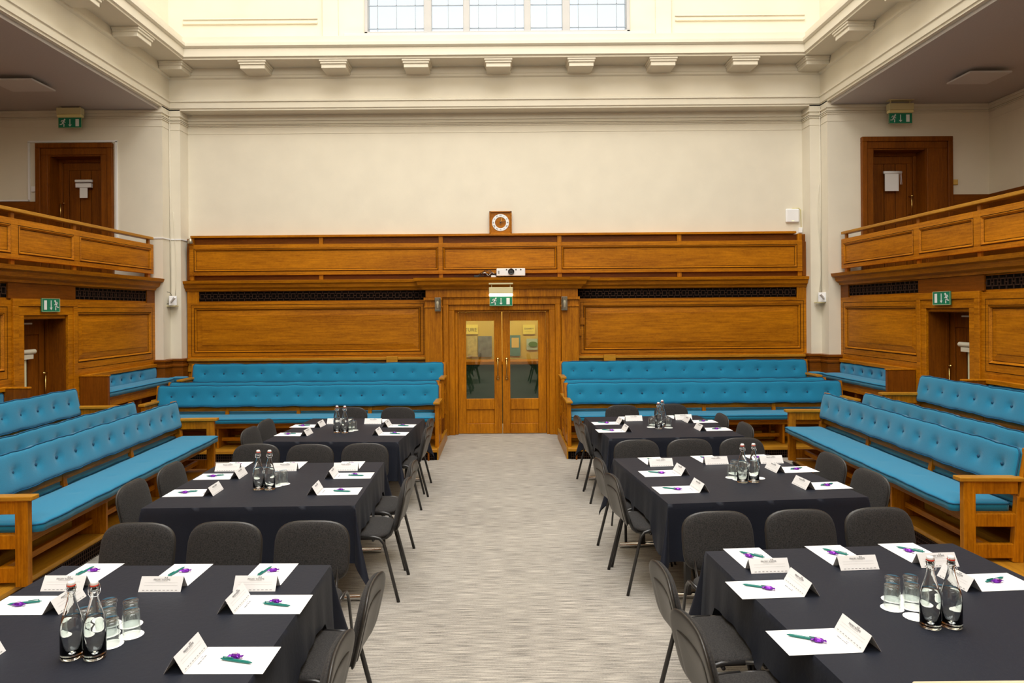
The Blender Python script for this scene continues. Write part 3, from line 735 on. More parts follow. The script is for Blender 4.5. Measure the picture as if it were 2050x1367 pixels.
for px, s in ((876,'left'),(1130.5,'right')):
    q = at(px, 609, 11.66)
    sc = thing('wall_sconce', 'small frosted glass wall lamp on the oak pilaster %s of the doors' % s, 'wall lamp', (q[0], 11.70, 2.10), group='glass sconces beside the doors')
    MB().box(-.05,.05,.0,.04,-.0,.23).build('back_plate', plain('pewter', (.4,.38,.33), .35, metal=.8), sc, bev=.004)
    MB().box(-.045,.045,-.09,0,.01,.22).build('glass_shade', thinglass('ribbed_glass_'+s, (.75,.72,.62), .22), sc, bev=.006)
    MB().lathe([(.0,.05),(.012,.06),(.012,.10),(.022,.13),(.018,.16),(0,.172)], 12, (0,-.045,0)).build('bulb', plain('pearl_bulb_'+s, (.85,.83,.75), .2), sc, smooth=True)
# wireless box with its cable, lower right of the cream wall
q = at(1585,432,YW)
ap = thing('wireless_access_point', 'white rounded square wireless unit low on the cream wall', 'network device', (q[0], YW, q[2]))
MB().box(-.115,.115,-.045,0,-.12,.12).build('cover', WHITEP, ap, bev=.035, seg=4)
MB().box(-.015,.02,-.047,-.044,-.095,-.088).build('status_light', emis('amber_led',(1,.7,.1),1.5), ap)
q2 = at(1603,461,YW); so = MB().box(q2[0]-.045, q2[0]+.02, YW-.03, YW, q2[2]-.045, q2[2]+.045).build('socket', WHITEP, bev=.004); tag(so, 'small white socket box under the wireless unit', 'socket')
MB().tube([(q[0]+.0,YW-.012,q[2]+.12),(q[0]+.12,YW-.012,q[2]+.125),(q[0]+.165,YW-.012,q[2]+.10),(q[0]+.17,YW-.012,q2[2]+.02)], .006, 6)
cb = MB().tube([(q[0]+.0,YW-.012,q[2]+.125),(q[0]+.12,YW-.012,q[2]+.128),(q[0]+.15,YW-.012,q[2]+.10),(q[0]+.155,YW-.012,q2[2]+.03)], .005, 6).build('network_cable', plain('yellow_cable', (.7,.6,.15), .5), smooth=True)
tag(cb, 'thin yellow cable looping from the white wireless unit', 'cable')
# conduits and brackets in the pilaster corners
for s, x, yb in (('left', XL, YB), ('right', XR, YB)):
    sx = 1 if s == 'left' else -1
    o = MB().tube([(x+sx*.012, yb-.012, 2.3), (x+sx*.012, yb-.012, 5.48)], .008, 8).build('conduit', CREAM, smooth=True)
    tag(o, 'thin cream pipe in the corner of the %s pilaster' % s, 'pipe', 'pipes in the pilaster corners')
    q = at(345 if s == 'left' else 1647, 603 if s == 'left' else 596, yb-.12)
    bk = thing('wall_speaker_bracket', 'small white bracket and aerial box in the %s pilaster corner' % s, 'bracket', (q[0], yb-.1, q[2]-.07), group='white aerial brackets')
    MB().box(-.10,.06,-.04,.08,-.02,.0).build('shelf', CREAMP, bk, bev=.004)
    MB().box(-.06,.06,-.05,.05,0,.16, Matrix.Rotation(sx*R(25),4,'Z')).build('box', WHITEP, bk, bev=.006)
    MB().beam((-.0,-.06,.06),(.10*sx,-.14,.13),.03,.03).build('arm', WHITEP, bk, bev=.003)
    if s == 'left':
        MB().tube([(-.10+.10*math.cos(2*PI*k/20), -.02, .13+.10*math.sin(2*PI*k/20)) for k in range(20)], .004, 6, closed=True).build('cable_loop', BLACK, bk, smooth=True)
    o = MB().tube([(q[0]-sx*.0+.05*math.sin(k*.7)*.4, yb-.008, q[2]+.1+k*.2) for k in range(8 if s == 'left' else 10)], .005, 6).build('loose_cable', CREAM, smooth=True)
    tag(o, 'thin pale cable hanging down the %s pilaster to the aerial box' % s, 'cable', 'cables down the pilasters')
q = at(384,485,11.9)
fl = thing('spot_lamp', 'small pewter lamp at the left end of the oak cap rail', 'lamp', (q[0], 11.84, q[2]))
MB().lathe([(.012,.06),(.02,.055),(.055,-.03),(.05,-.03),(0,-.0)], 16).build('shade', plain('pewter_shade', (.5,.45,.33), .3, metal=.7), fl, smooth=True)
MB().tube([(0,0,.05),(.0,.05,.09),(0,.10,.09)], .006, 6).build('arm', BRASS, fl)
# white trunking lines on the pilaster and round the left gallery door
m = MB()
zt = 3.33
m.sweep([(WL,YG),(XL,YG),(XL,YB),(-5.38,YB),(-5.38,YW),(5.2,YW)], [(0,zt+.0),(.012,zt),(.012,zt+.02),(0,zt+.02)], 1)
o = m.build('cable_trunking', WHITEP); tag(o, 'thin white trunking line running along the top of the oak', 'trunking')
xa, xb = at(228,300,YG)[0]+.03, at(57,300,YG)[0]
m = MB().box(xa, xa+.03, YG-.02, YG, 3.35, 4.93).box(xb, xa+.03, YG-.02, YG, 4.92, 4.95).box(xb, xb+.03, YG-.02, YG, 3.97, 4.93).box(xb-1, xb+.02, YG-.02, YG, 3.96, 3.985)
o = m.build('cable_trunking', WHITEP); tag(o, 'white trunking framing the left gallery door', 'trunking')
q = at(70,379,YG); o = MB().box(q[0]-.045,q[0]+.045,YG-.03,YG,q[2]-.045,q[2]+.045).build('light_switch', WHITEP, bev=.004); tag(o, 'white switch beside the left gallery door', 'switch')
q = at(1911,365,YG); o = MB().box(q[0]-.045,q[0]+.045,YG-.02,YG,q[2]-.045,q[2]+.045).build('light_switch', BRASS, bev=.004); tag(o, 'square brass switch beside the right gallery door', 'switch')
q = at(1162,643,YP); q3 = at(1160,665,YP)
for (a_, b_, c__, d_, lab) in ((q[0]-.01,q[0]+.07,q[2]-.06,q[2]+.06,'upper small oak block on the panelling right of the double doors'),(q3[0]-.02,q3[0]+.03,q3[2]-.06,q3[2]+.05,'lower small oak block on the panelling right of the double doors')):
    o = MB().box(a_,b_,YP-.05,YP-.02,c__,d_).build('door_control_box', OAKZ, bev=.004); tag(o, lab, 'switch box')
# ceiling panels in the galleries
for s, x0, x1 in (('left',-7.15,-6.52),('right',6.56,7.15)):
    cp = thing('ceiling_panel', 'flat square heater panel under the %s gallery soffit' % s, 'heater panel', ((x0+x1)/2, 10.0, 5.45), group='square panels under the gallery soffits')
    MB().box(x0,x1,9.75,10.27,5.37,5.395).build('panel', plain('panel_grey_'+s, (.62,.60,.59), .5), cp, world=True, bev=.004)
    MB().box((x0+x1)/2-.1,(x0+x1)/2+.1,9.92,10.1,5.395,5.45).build('mount', CREAM, cp, world=True)
cl = thing('ceiling_light', 'small square daylight panel lamp in the right gallery soffit', 'ceiling light', (6.75, 8.45, 5.45))
MB().box(6.5,7.0,8.3,8.6,5.43,5.45).build('diffuser', LAMPW, cl, world=True)
MB().box(6.48,6.5,8.28,8.62,5.425,5.45).box(7.0,7.02,8.28,8.62,5.425,5.45).box(6.5,7.0,8.28,8.3,5.425,5.45).box(6.5,7.0,8.6,8.62,5.425,5.45).build('frame', WHITEP, cl, world=True)

# ================================================================== BENCHES
def cushion_mb(L, Hh, T, buttons, r=.045, seed=0, dim=1.0):
    "upholstered pad, x 0..L, z 0..Hh, front towards -y"
    nx = max(8, int(L/.035)); nz = 14
    xs = [L*i/nx for i in range(nx+1)]; zs_ = [Hh*(.5-.5*math.cos(PI*j/nz))*.6+Hh*j/nz*.4 for j in range(nz+1)]
    # finer at the ends
    xs = sorted(set([round(x,5) for x in xs]+[.008,.02,L-.008,L-.02]))
    m = MB(); rnd = random.Random(seed); ph = [rnd.uniform(0,6) for _ in range(4)]
    def e(d): t = min(max(d,0)/r,1); return math.sqrt(max(0,1-(1-t)**2))
    vs = []; W = len(zs_)
    for x in xs:
        for z in zs_:
            dx = min(x, L-x); dz = min(z, Hh-z)
            y = -T*(.72+.28*e(dx)*e(dz))
            y -= .006*math.sin(x*3.1+ph[0])*math.sin(PI*z/Hh)
            for bx_, bz_ in buttons:
                rr = (x-bx_)**2+(z-bz_)**2
                if rr < .03: y += dim*(.026*math.exp(-rr/.0011)+.010*math.exp(-rr/.006))
            edge = 1-min(dz/.05,1)
            zz = z+edge*.0038*(math.sin(x*9+ph[1])+.7*math.sin(x*19+ph[2])+.4*math.sin(x*41))
            # rounded corners
            if dx < .04:
                q = 1-dx/.04; zz += (Hh/2-z)/(Hh/2)*.035*q*q*(abs(z-Hh/2)/(Hh/2))**3
            vs.append((x, y, zz))
    n = len(vs); bs = [(v[0], 0, v[2]) for v in vs]
    fs = []
    for i in range(len(xs)-1):
        for j in range(W-1):
            a = i*W+j; fs.append((a, a+W, a+W+1, a+1)); fs.append((a+n, a+n+1, a+W+1+n, a+W+n))
    for i in range(len(xs)-1):
        a = i*W; fs.append((a, a+n, a+W+n, a+W)); a = i*W+W-1; fs.append((a, a+W, a+W+n, a+n))
    for j in range(W-1):
        a = j; fs.append((a, a+1, a+1+n, a+n)); a = (len(xs)-1)*W+j; fs.append((a, a+n, a+1+n, a+1))
    m.add(vs+bs, fs)
    # piping follows the front border
    idx = [i*W for i in range(len(xs))]+[(len(xs)-1)*W+j for j in range(1,W)]+[i*W+W-1 for i in range(len(xs)-2,-1,-1)]+[j for j in range(W-2,0,-1)]
    pp = [Vector(vs[k])+Vector((0,-.004,0)) for k in idx]
    pipe = MB().tube(pp, .0065, 6, closed=True)
    bt = [MB().lathe([(.014,0),(.014,.003),(.008,.008),(0,.009)], 10).xf(Matrix.Translation((bx_, -T+.026*dim, bz_))@Matrix.Rotation(PI/2,4,'X')) for bx_, bz_ in buttons]
    return m, pipe, bt
def put_cushion(name, L, Hh, T, buttons, M, parent, seed=0, dim=1.0, showb=True):
    m, pipe, bt = cushion_mb(L, Hh, T, buttons, seed=seed, dim=dim)
    o = fixn(m.xf(M).build(name, BLUE, parent, smooth=True)); pipe.xf(M).build('piping', BLUED, o, smooth=True)
    if showb:
        for b in bt: b.xf(M).build('button', BLUEB, o)
    return o
def make_bench(L, label, group, nbut, ups, seed=0):
    b = thing('upholstered_bench', label, 'bench', group=group)
    for x0 in (0, L-.055):
        x1 = x0+.055
        m = MB().box(x0, x1, .03, .12, 0, .62)
        m.beam(((x0+x1)/2,.43,0), ((x0+x1)/2,.470,.50), .055, .08, (0,1,0)).beam(((x0+x1)/2,.466,.46), ((x0+x1)/2,.530,.862), .055, .06, (0,1,0))
        m.box(x0+.008,x1-.008,.11,.44,.52,.62).box(x0+.008,x1-.008,.11,.44,.27,.37).box(x0+.008,x1-.008,.11,.42,.03,.14)
        fr = m.build('end_frame', OAKZ, b, bev=.004)
        MB().box(x0-.02, x1+.02, -.01, .47, .62, .652).build('armrest', LOAKY, fr, bev=.006, seg=2)
    a, c_ = .055, L-.055
    MB().box(a, c_, .07, .10, .29, .36).box(a, c_, .38, .41, .29, .36).box(a, c_, .04, .43, .355, .375).build('seat_frame', OAKX, b, bev=.003)
    MB().box(a, c_, .22, .26, .085, .135).build('stretcher', OAKX, b, bev=.003)
    for k in range(1, ups+1):
        x = L*k/(ups+1)
        MB().box(x-.015, x+.015, .10, .40, 0, .30).build('support', OAKZ, b, bev=.003)
        MB().beam((x,.455,.33), (x,.528,.82), .055, .035, (0,1,0)).build('back_upright', OAKZ, b, bev=.003)
    MB().beam((a,.485,.515), (c_,.485,.515), .03, .07).beam((a,.530,.80), (c_,.530,.80), .03, .055).build('back_rail', OAKX, b, bev=.003)
    MB().beam((a,.512,.66), (c_,.512,.66), .012, .26).build('back_board', DOAKX, b)
    tilt = math.atan2(.06,.30)
    st_ = (L-.16)/(nbut)
    bts = [(.08+st_*(k+.5)-.04, .155) for k in range(nbut)]
    M = Matrix.Translation((.04,.470,.548))@Matrix.Rotation(-tilt,4,'X')
    put_cushion('back_cushion', L-.08, .312, .065, bts, M, b, seed)
    M = Matrix.Translation((.06,-.035,.375))@Matrix.Rotation(-PI/2,4,'X')@Matrix.Rotation(PI,4,'Y')@Matrix.Scale(-1,4,(1,0,0))
    M = Matrix.Translation((.06,.425,.375))@Matrix(((1,0,0,0),(0,0,-1,0),(0,-1,0,0),(0,0,0,1)))
    sb = [(.25+.6*k, .22) for k in range(int((L-.4)/.6)+1)]
    put_cushion('seat_cushion', L-.12, .46, .072, sb, M, b, seed+5, dim=.25, showb=False)
    return b
# left block: three rows facing the aisle
rl = R(90+2.5)
org = Vector((-3.37, 5.0, 0)); nrm = Vector((-math.cos(R(2.5)), -math.sin(R(2.5)), 0))
LB = 3.68
b1 = make_bench(LB, 'long blue buttoned bench in front row on the left, beside the near tables', 'blue benches along the left side', 12, 2, 1)
b1.location = org+Vector((0,0,.15)); b1.rotation_euler = (0,0,rl)
b2 = copy_tree(b1); b2.location = org+nrm*.51+Vector((0,0,.15)); b2['label'] = 'long blue bench directly behind the front one on the left'
b3 = copy_tree(b1); b3.location = org+nrm*1.09+Vector((0,-.20,.345)); b3['label'] = 'raised blue buttoned bench in the third row on the left'
rr_ = R(-90-2.4)
org = Vector((3.645, 9.02, 0)); nrm = Vector((math.cos(R(2.4)), -math.sin(R(2.4)), 0))
b4 = copy_tree(b1); b4.location = org+Vector((0,0,.15)); b4.rotation_euler = (0,0,rr_); b4['label'] = 'long blue buttoned bench in front row on the right, beside the near tables'
b5 = copy_tree(b1); b5.location = org+nrm*.51+Vector((0,0,.15)); b5.rotation_euler = (0,0,rr_); b5['label'] = 'long blue bench directly behind the front one on the right'
b6 = copy_tree(b1); b6.location = org+nrm*1.045+Vector((0,-.29,.40)); b6.rotation_euler = (0,0,rr_); b6['label'] = 'raised blue buttoned bench in the third row on the right'
for b in (b4,b5,b6): b['group'] = 'blue benches along the right side'
# back rows
rproto = []
c1_ = make_bench(4.26, 'long blue buttoned bench in front row left of the double doors', 'blue benches against the back wall', 13, 3, 9)
c1_.location = (-5.17, 9.97, .15)
for loc, lab in (((-5.24,10.48,.15),'blue bench wedged behind the front one left of the double doors'),((-5.20,11.22,.38),'raised blue back row bench left of the double doors'),
                 ((.93,9.97,.15),'long blue buttoned bench in front row right of the double doors'),((.93,10.48,.15),'blue bench wedged behind the front one right of the double doors'),
                 ((.96,11.22,.38),'raised blue back row bench right of the double doors')):
    if loc[0] > 0 and not rproto: rproto.append(make_bench(4.16, lab, 'blue benches against the back wall', 13, 3, 21)); q = rproto[0]
    else: q = copy_tree(rproto[0] if loc[0] > 0 else c1_)
    q.location = loc; q['label'] = lab
# platforms
def mesh_riser(m, a, b, z0, z1, t=.008):
    a, b = Vector(a), Vector(b); L_ = (b-a).length; n = int(L_/.03); 
    for k in range(n+1):
        p = a.lerp(b, k/n); m.beam((p.x,p.y,z0),(p.x,p.y,z1),.005,.005,(0,1,0))
    for j in range(4):
        z = z0+(z1-z0)*j/3; m.beam((a.x,a.y,z),(b.x,b.y,z),.005,.005)
def platform(name, label, pts, z, front, mat, tier=None):
    o = MB().prism(pts, z-.04, z).build(name, mat, bev=.004); o['kind'] = 'structure'; tag(o, label, 'platform')
    MB().prism([( (p[0]-cx_)*.997+cx_, (p[1]-cy_)*.997+cy_) for p in pts for cx_, cy_ in [(sum(q[0] for q in pts)/len(pts), sum(q[1] for q in pts)/len(pts))]], 0, z-.04).build('base', DARK, o)
    if front:
        m = MB(); mesh_riser(m, front[0], front[1], .0, z-.04); m.build('riser_grille', GR, o)
        m = MB(); a, b = Vector(front[0]), Vector(front[1]); n = 4
        for k in range(n+1):
            p = a.lerp(b, min(.985,max(.015,k/n))); m.beam((p.x,p.y,0),(p.x,p.y,z-.04),.09,.02,(b-a).to_3d())
        m.build('riser_block', DOAKX, o)
    return o
def riserpts(a, b, d=.006):
    a, b = Vector(a), Vector(b); t = (b-a).normalized(); n = Vector((t.y,-t.x))*d; return (tuple(a+n), tuple(b+n))
pl = platform('platform_left', 'low oak platform under the left benches', [(-3.44,3.2),(-3.63,8.78),(-5.7,8.78),(-5.7,3.2)], .15, None, LOAKY)
m = MB(); mesh_riser(m, (-3.44,3.25), (-3.615,8.75), 0, .11); m.build('riser_grille', GR, pl)
pl = platform('platform_right', 'low oak platform under the right benches', [(3.56,3.2),(3.77,9.1),(5.58,9.1),(5.58,3.2)], .15, None, LOAKY)
m = MB(); mesh_riser(m, (3.555,3.25), (3.755,9.07), 0, .11); m.build('riser_grille', GR, pl)
for s, x0, x1 in (('left',-5.68,-.92),('right',.92,5.56)):
    pl = platform('platform_back_'+s, 'oak platform under the back benches, %s of the doors' % s, [(x0,9.87),(x1,9.87),(x1,YG if 0 else 11.72),(x0,11.45),] if 0 else [(x0,9.87),(x1,9.87),(x1,11.49),(x0,11.49)], .15, ((x0+.05,9.862),(x1-.05,9.862)), LOAKX)
    xa, xb = (-5.3,-1.30) if s == 'left' else (1.32,5.15)
    MB().box(xa, xb, 11.49, 11.9, 0, .38).box(x0 if s == 'left' else .95, x1 if s == 'right' else -.95, 11.16, 11.49, .15, .38).build('upper_step', DOAKX, pl, bev=.004)
    e = -.915 if s == 'left' else .915
    MB().box(e-.01, e+.01, 9.87, 11.49, .0, .165).build('end_kerb', LOAKY, pl)
    MB().box(x0, x1, 9.84, 9.90, .112, .155).build('nosing', LOAKX, pl, bev=.004)
for s, x0, x1 in (('left',-5.7,-4.6),('right',4.62,5.58)):
    o = MB().box(x0, x1, 3.2, 8.76 if s == 'left' else 9.05, .15, .345 if s == 'left' else .40).build('platform_upper_'+s, DOAKY); o['kind'] = 'structure'; tag(o, 'raised oak tier behind the %s benches' % s, 'platform')
# wall benches
def wall_bench(sg, y0, y1, label, endfar, corner):
    X0 = abs(WL) if sg < 0 else WR
    o = thing('wall_bench', label, 'bench', (sg*(X0-.2), (y0+y1)/2, .38), group='blue wall benches')
    dd_ = .07 if endfar else 0
    def B(m, d0, d1, a, b, z0, z1): return m.box(sg*(X0-d0), sg*(X0-(d1-dd_ if d1 > .2 else d1)), a, b, z0, z1)
    ep = y1 if endfar else y0-.05
    B(MB(), .03, .41, ep, ep+.05, .38, 1.255).build('end_panel', DOAKZ, o, world=True, bev=.004)
    B(MB(), .03, .42, ep-.005, ep+.055, 1.255, 1.275).build('end_cap', OAKY, o, world=True, bev=.004)
    B(B(MB(), .04, .36, y0, y1, .94, .965), .29, .34, y0, y1, .83, .94).build('seat_board', OAKY, o, world=True, bev=.004)
    n = 2
    for k in range(n+1):
        y = y0+(y1-y0)*(k/n)*.98
        B(MB(), .22, .32, y, y+.05, .38, .83).build('leg', DOAKZ, o, world=True)
    B(MB(), .025, .09, y0, y1, 1.225, 1.275).build('top_rail', OAKY, o, world=True, bev=.004)
    Lc = y1-y0-.02
    bts = [(.12+.27*k, .09) for k in range(int((Lc-.1)/.27))]
    # back cushion stands against the wall facing the room
    Mw = Matrix.Translation((sg*(X0-.035), (y0+.01) if sg < 0 else (y1-.01), 1.03))@Matrix.Rotation(PI/2 if sg < 0 else -PI/2, 4, 'Z')
    put_cushion('back_cushion', Lc, .185, .05, bts, wm(o).inverted()@Mw, o, 3)
    Ms = Matrix.Translation((sg*(X0-.04), (y0+.01) if sg < 0 else (y1-.01), .966))@Matrix.Rotation(PI/2 if sg < 0 else -PI/2, 4, 'Z')@Matrix(((1,0,0,0),(0,0,-1,0),(0,-1,0,0),(0,0,0,1)))
    put_cushion('seat_cushion', Lc, .34-dd_, .082, [], wm(o).inverted()@Ms, o, 4, showb=False)
    if corner:
        lo, hi = (-5.485,-5.235) if sg < 0 else (5.115,5.315)
        MB().box(lo, hi, 11.445, 11.71, .94, .97).box(lo, hi, 11.445, 11.475, .38, .94).build('corner_board', OAKX, o, world=True)
        Mc = Matrix.Translation((lo, 11.72, .971))@Matrix(((1,0,0,0),(0,0,-1,0),(0,-1,0,0),(0,0,0,1)))
        put_cushion('corner_cushion', hi-lo, .27, .08, [], wm(o).inverted()@Mc, o, 6, showb=False)
    if False:
        xa, xb = sg*(X0-.46), sg*5.10
        lo, hi = min(xa,xb), max(xa,xb)
        # short corner pad in front of the pilaster
        lo, hi = (-5.50,-5.05) if sg < 0 else (4.98,5.36)
        Mc = Matrix.Translation((lo, 11.49, .875))@Matrix(((1,0,0,0),(0,0,-1,0),(0,-1,0,0),(0,0,0,1)))
    return o
wall_bench(-1, 9.47, 11.42, 'short blue bench built against the left wall near the far corner', False, True)
wall_bench(1, 9.47, 11.42, 'short blue bench built against the right wall near the far corner', False, True)
wall_bench(-1, 5.0, 7.93, 'blue bench against the left wall on the near side of the side door', True, False)
wall_bench(1, 5.0, 7.97, 'blue bench against the right wall on the near side of the side door', True, False)

# ================================================================== TABLES
def corners(fl, fr, nl, nr):
    "two or more corner pixels on the cloth plane"
    pts = {k: (gp(*v, .745)[:2] if v else None) for k, v in dict(fl=fl, fr=fr, nl=nl, nr=nr).items()}
    return pts
TZ = .745
TAB = {}
def make_table(key, cxy, W_, D_, rz, label, clabel, lift):
    t = thing('table', label, 'table', (cxy[0], cxy[1], 0), rz, 'square meeting tables under black cloths')
    MB().box(-W_/2+.006, W_/2-.006, -D_/2+.006, D_/2-.006, TZ-.03, TZ-.004).build('tabletop', plain('beech_laminate_'+key, (.45,.33,.2), .5), t)
    for y in (-D_/2+.20, D_/2-.20):
        MB().box(-.55,-.51,y-.02,y+.02,.03,TZ-.03).box(.51,.55,y-.02,y+.02,.03,TZ-.03).box(-.55,.55,y-.015,y+.015,.62,.66).build('leg', STEELB, t)
        MB().tube([(-W_/2+.0,y,.022),(W_/2-.0,y,.022)], .022, 12).build('foot', CHROME, t, smooth=True)
    # cloth
    h = .40
    pts = []   # (px, py, nx, ny, corner phi or None, arc coordinate, side, local coordinate)
    ns = 40
    cs = [(W_/2,-D_/2),(W_/2,D_/2),(-W_/2,D_/2),(-W_/2,-D_/2)]
    normals = [(1,0),(0,1),(-1,0),(0,-1)]
    for s in range(4):
        a, b = Vector(cs[s]), Vector(cs[(s+1)%4]); n = Vector(normals[s]); L_ = (b-a).length
        for k in range(ns+1):
            t_ = k/ns; p = a.lerp(b, t_)
            pts.append((p.x, p.y, n.x, n.y, None, min(t_, 1-t_)*L_, s, (p.y if s in (0,2) else p.x)))
        n2 = Vector(normals[(s+1)%4])
        for k in range(1, 12):
            ph = PI/2*k/12; d = n*math.cos(ph)+n2*math.sin(ph)
            pts.append((b.x, b.y, d.x, d.y, ph, 0, s, 0))
    nl = 14; N_ = len(pts); vs = []; fs = []
    rnd = random.Random(hash(key)%100 if False else sum(map(ord, key))); p1, p2 = rnd.uniform(0,6), rnd.uniform(0,6)
    for (x, y, nx_, ny_, ph, ac, s, lc) in pts:
        if ph is not None:
            L_ = h/max(math.cos(ph), math.sin(ph)); L_ = min(L_, h*1.38)
            s2 = math.sin(2*ph); fl_ = .012+.14*s2**3; 
        else:
            L_ = h; fl_ = .012
        lf = 0
        if ph is None:
            for (side_, c0, hw) in lift:
                if side_ == s:
                    q = (abs(lc-c0)-hw)/.07; lf = max(lf, 1-min(max(q,0),1))
        if ph is None: L_ = L_*(1-lf)+.232*lf
        rough = .012*math.exp(-ac/.35) if ph is None else .0
        for j in range(nl+1):
            t_ = j/nl
            out = .006+fl_*t_**1.3
            if ph is None:
                out += rough*math.sin(ac*38+p1)*t_+.008*t_*math.sin(ac*11+p2+s)
            dz = L_*t_
            rr = .012
            if t_ == 0: out = 0; dz = 0
            vs.append((x+nx_*out, y+ny_*out, TZ+.001-dz if j else TZ+.001))
    for i in range(N_):
        k = (i+1)%N_
        for j in range(nl):
            fs.append((i*(nl+1)+j, i*(nl+1)+j+1, k*(nl+1)+j+1, k*(nl+1)+j))
    m = MB().add(vs, fs)
    g = 12; base = len(m.v); tv = []; tf = []
    for i in range(g+1):
        for j in range(g+1): tv.append((-W_/2+W_*i/g, -D_/2+D_*j/g, TZ+.001))
    for i in range(g):
        for j in range(g):
            a = i*(g+1)+j; tf.append((a, a+g+1, a+g+2, a+1))
    m.add(tv, tf)
    o = m.build('tablecloth', CLOTHM, smooth=False); 
    import bmesh
    bm = bmesh.new(); bm.from_mesh(o.data); bmesh.ops.remove_doubles(bm, verts=bm.verts, dist=.0004); bmesh.ops.recalc_face_normals(bm, faces=bm.faces); bm.to_mesh(o.data); bm.free()
    for pol in o.data.polygons: pol.use_smooth = abs(pol.normal.z) < .9
    o.location = (cxy[0], cxy[1], 0); o.rotation_euler = (0,0,rz)
    tag(o, clabel, 'tablecloth', 'black tablecloths')
    return t
TD = dict(
 L1=dict(fl=(125,1133), fr=(662,1131), side=(520,1358)),
 L2=dict(nl=(283,1018), nr=(710,1012), fr=(765,925)),
 L3=dict(nl=(527,884), nr=(797,885), fr=(843,838)),
 R1=dict(fl=(1412,1104), fr=(1907,1088)),
 R2=dict(fl=(1258,917), nl=(1338,1009), nr=(1738,995)),
 R3=dict(fl=(1181,835), nl=(1220,878), nr=(1490,873)))
def G(p): return Vector(gp(p[0], p[1], TZ)[:2])
desc = {'L1':'near left','L2':'middle left','L3':'far left','R1':'near right','R2':'middle right','R3':'far right'}
FR = {}
for k, d in TD.items():
    if 'nl' in d:
        nl_, nr_ = G(d['nl']), G(d['nr']); W_ = (nr_-nl_).length; u = (nr_-nl_).normalized()
        v = Vector((-u.y,u.x))
        fp = G(d['fr']) if 'fr' in d else G(d['fl']); D_ = (fp-nl_).dot(v)
        cen = nl_+u*W_/2+v*D_/2
    else:
        fl_, fr_ = G(d['fl']), G(d['fr']); W_ = (fr_-fl_).length; u = (fr_-fl_).normalized(); v = Vector((-u.y,u.x)); D_ = 1.55
        cen = fl_+u*W_/2-v*D_/2
    FR[k] = (cen, u, v, W_, D_)

# ================================================================== CHAIRS
def pad(m, w, hh, t, exp, M, bend=0, rings=(0,.25,.5,.72,.86,.94,.985,1), n=40, topexp=None):
    "rounded pad lying in x,z with thickness along y, bent about z"
    vs = []; fs = []
    def outl(a):
        c_, s_ = math.cos(a), math.sin(a); e_ = exp if s_ < 0 or topexp is None else topexp
        return (abs(c_)**(2/e_)*(1 if c_ >= 0 else -1)*w/2, abs(s_)**(2/e_)*(1 if s_ >= 0 else -1)*hh/2)
    for sgn in (-1,1):
        for rgi, s_ in enumerate(rings):
            for k in range(n):
                x, z = outl(2*PI*k/n); x *= s_; z *= s_
                y = sgn*t/2*math.sqrt(max(0,1-s_**7))-bend*(x/(w/2))**2
                vs.append((x,y,z))
    nr_ = len(rings)
    for h_ in (0,1):
        o_ = h_*nr_*n
        for i in range(nr_-1):
            for k in range(n):
                q = (o_+i*n+k, o_+i*n+(k+1)%n, o_+(i+1)*n+(k+1)%n, o_+(i+1)*n+k)
                fs.append(q if h_ == 0 else q[::-1])
    m.add([M@Vector(v) for v in vs], fs); return m
def clean(o):
    import bmesh
    bm = bmesh.new(); bm.from_mesh(o.data); bmesh.ops.remove_doubles(bm, verts=bm.verts, dist=.0003); bmesh.ops.recalc_face_normals(bm, faces=bm.faces); bm.to_mesh(o.data); bm.free(); o.data.shade_smooth(); return o
def make_chair():
    "front of the chair looks to -Y, origin on the floor under the seat"
    c = thing('stacking_chair', 'x', 'chair')
    Ms = Matrix.Translation((0,-.005,.462))@Matrix.Rotation(PI/2,4,'X')@Matrix.Rotation(0,4,'X')
    m = MB(); pad(m, .465, .43, .05, 4.2, Matrix.Translation((0,-.01,.465))@Matrix.Rotation(R(88),4,'X'), 0)
    clean(m.build('seat', FABR, c))
    tl = R(-13)
    MBk = Matrix.Translation((0,.265,.655))@Matrix.Rotation(tl,4,'X')
    m = MB(); pad(m, .455, .345, .035, 4.6, MBk, -.028, topexp=3.2); clean(m.build('backrest', FABR, c))
    m = MB(); pad(m, .466, .358, .03, 4.6, MBk@Matrix.Translation((0,.015,0)), -.028, topexp=3.3)
    pad(m, .33, .23, .016, 9, MBk@Matrix.Translation((0,.030,-.035)), -.014)
    sh = clean(m.build('back_shell', PLASTB, c))
    for s in (-1,1):
        X = .242*s
        MB().tube([(s*.262,-.245,.0),(s*.250,-.185,.36),(s*.246,-.172,.415),(X,-.150,.448),(X,-.115,.462),(X,.0,.464)], .0125, 8, ry=.009).build('leg', STEELB, c, smooth=True)
        MB().tube([(X,.0,.464),(X,.11,.462),(s*.244,.150,.452),(s*.247,.178,.420),(s*.250,.190,.38),(s*.262,.285,0)], .0125, 8, ry=.009).build('leg', STEELB, c, smooth=True)
        MB().tube([(s*.17,-.12,.432),(s*.17,.13,.432),(s*.17,.185,.438),(s*.17,.215,.462),(s*.17,.232,.50),(s*.17,.27,.60),(s*.17,.30,.70)], .0125, 8, ry=.008).build('back_frame', STEELB, c, smooth=True)
    MB().tube([(-.242,-.10,.44),(.242,-.10,.44)], .010, 8).tube([(-.242,.10,.44),(.242,.10,.44)], .010, 8).build('crossbar', STEELB, c, smooth=True)
    return c
chair0 = make_chair(); used = [False]
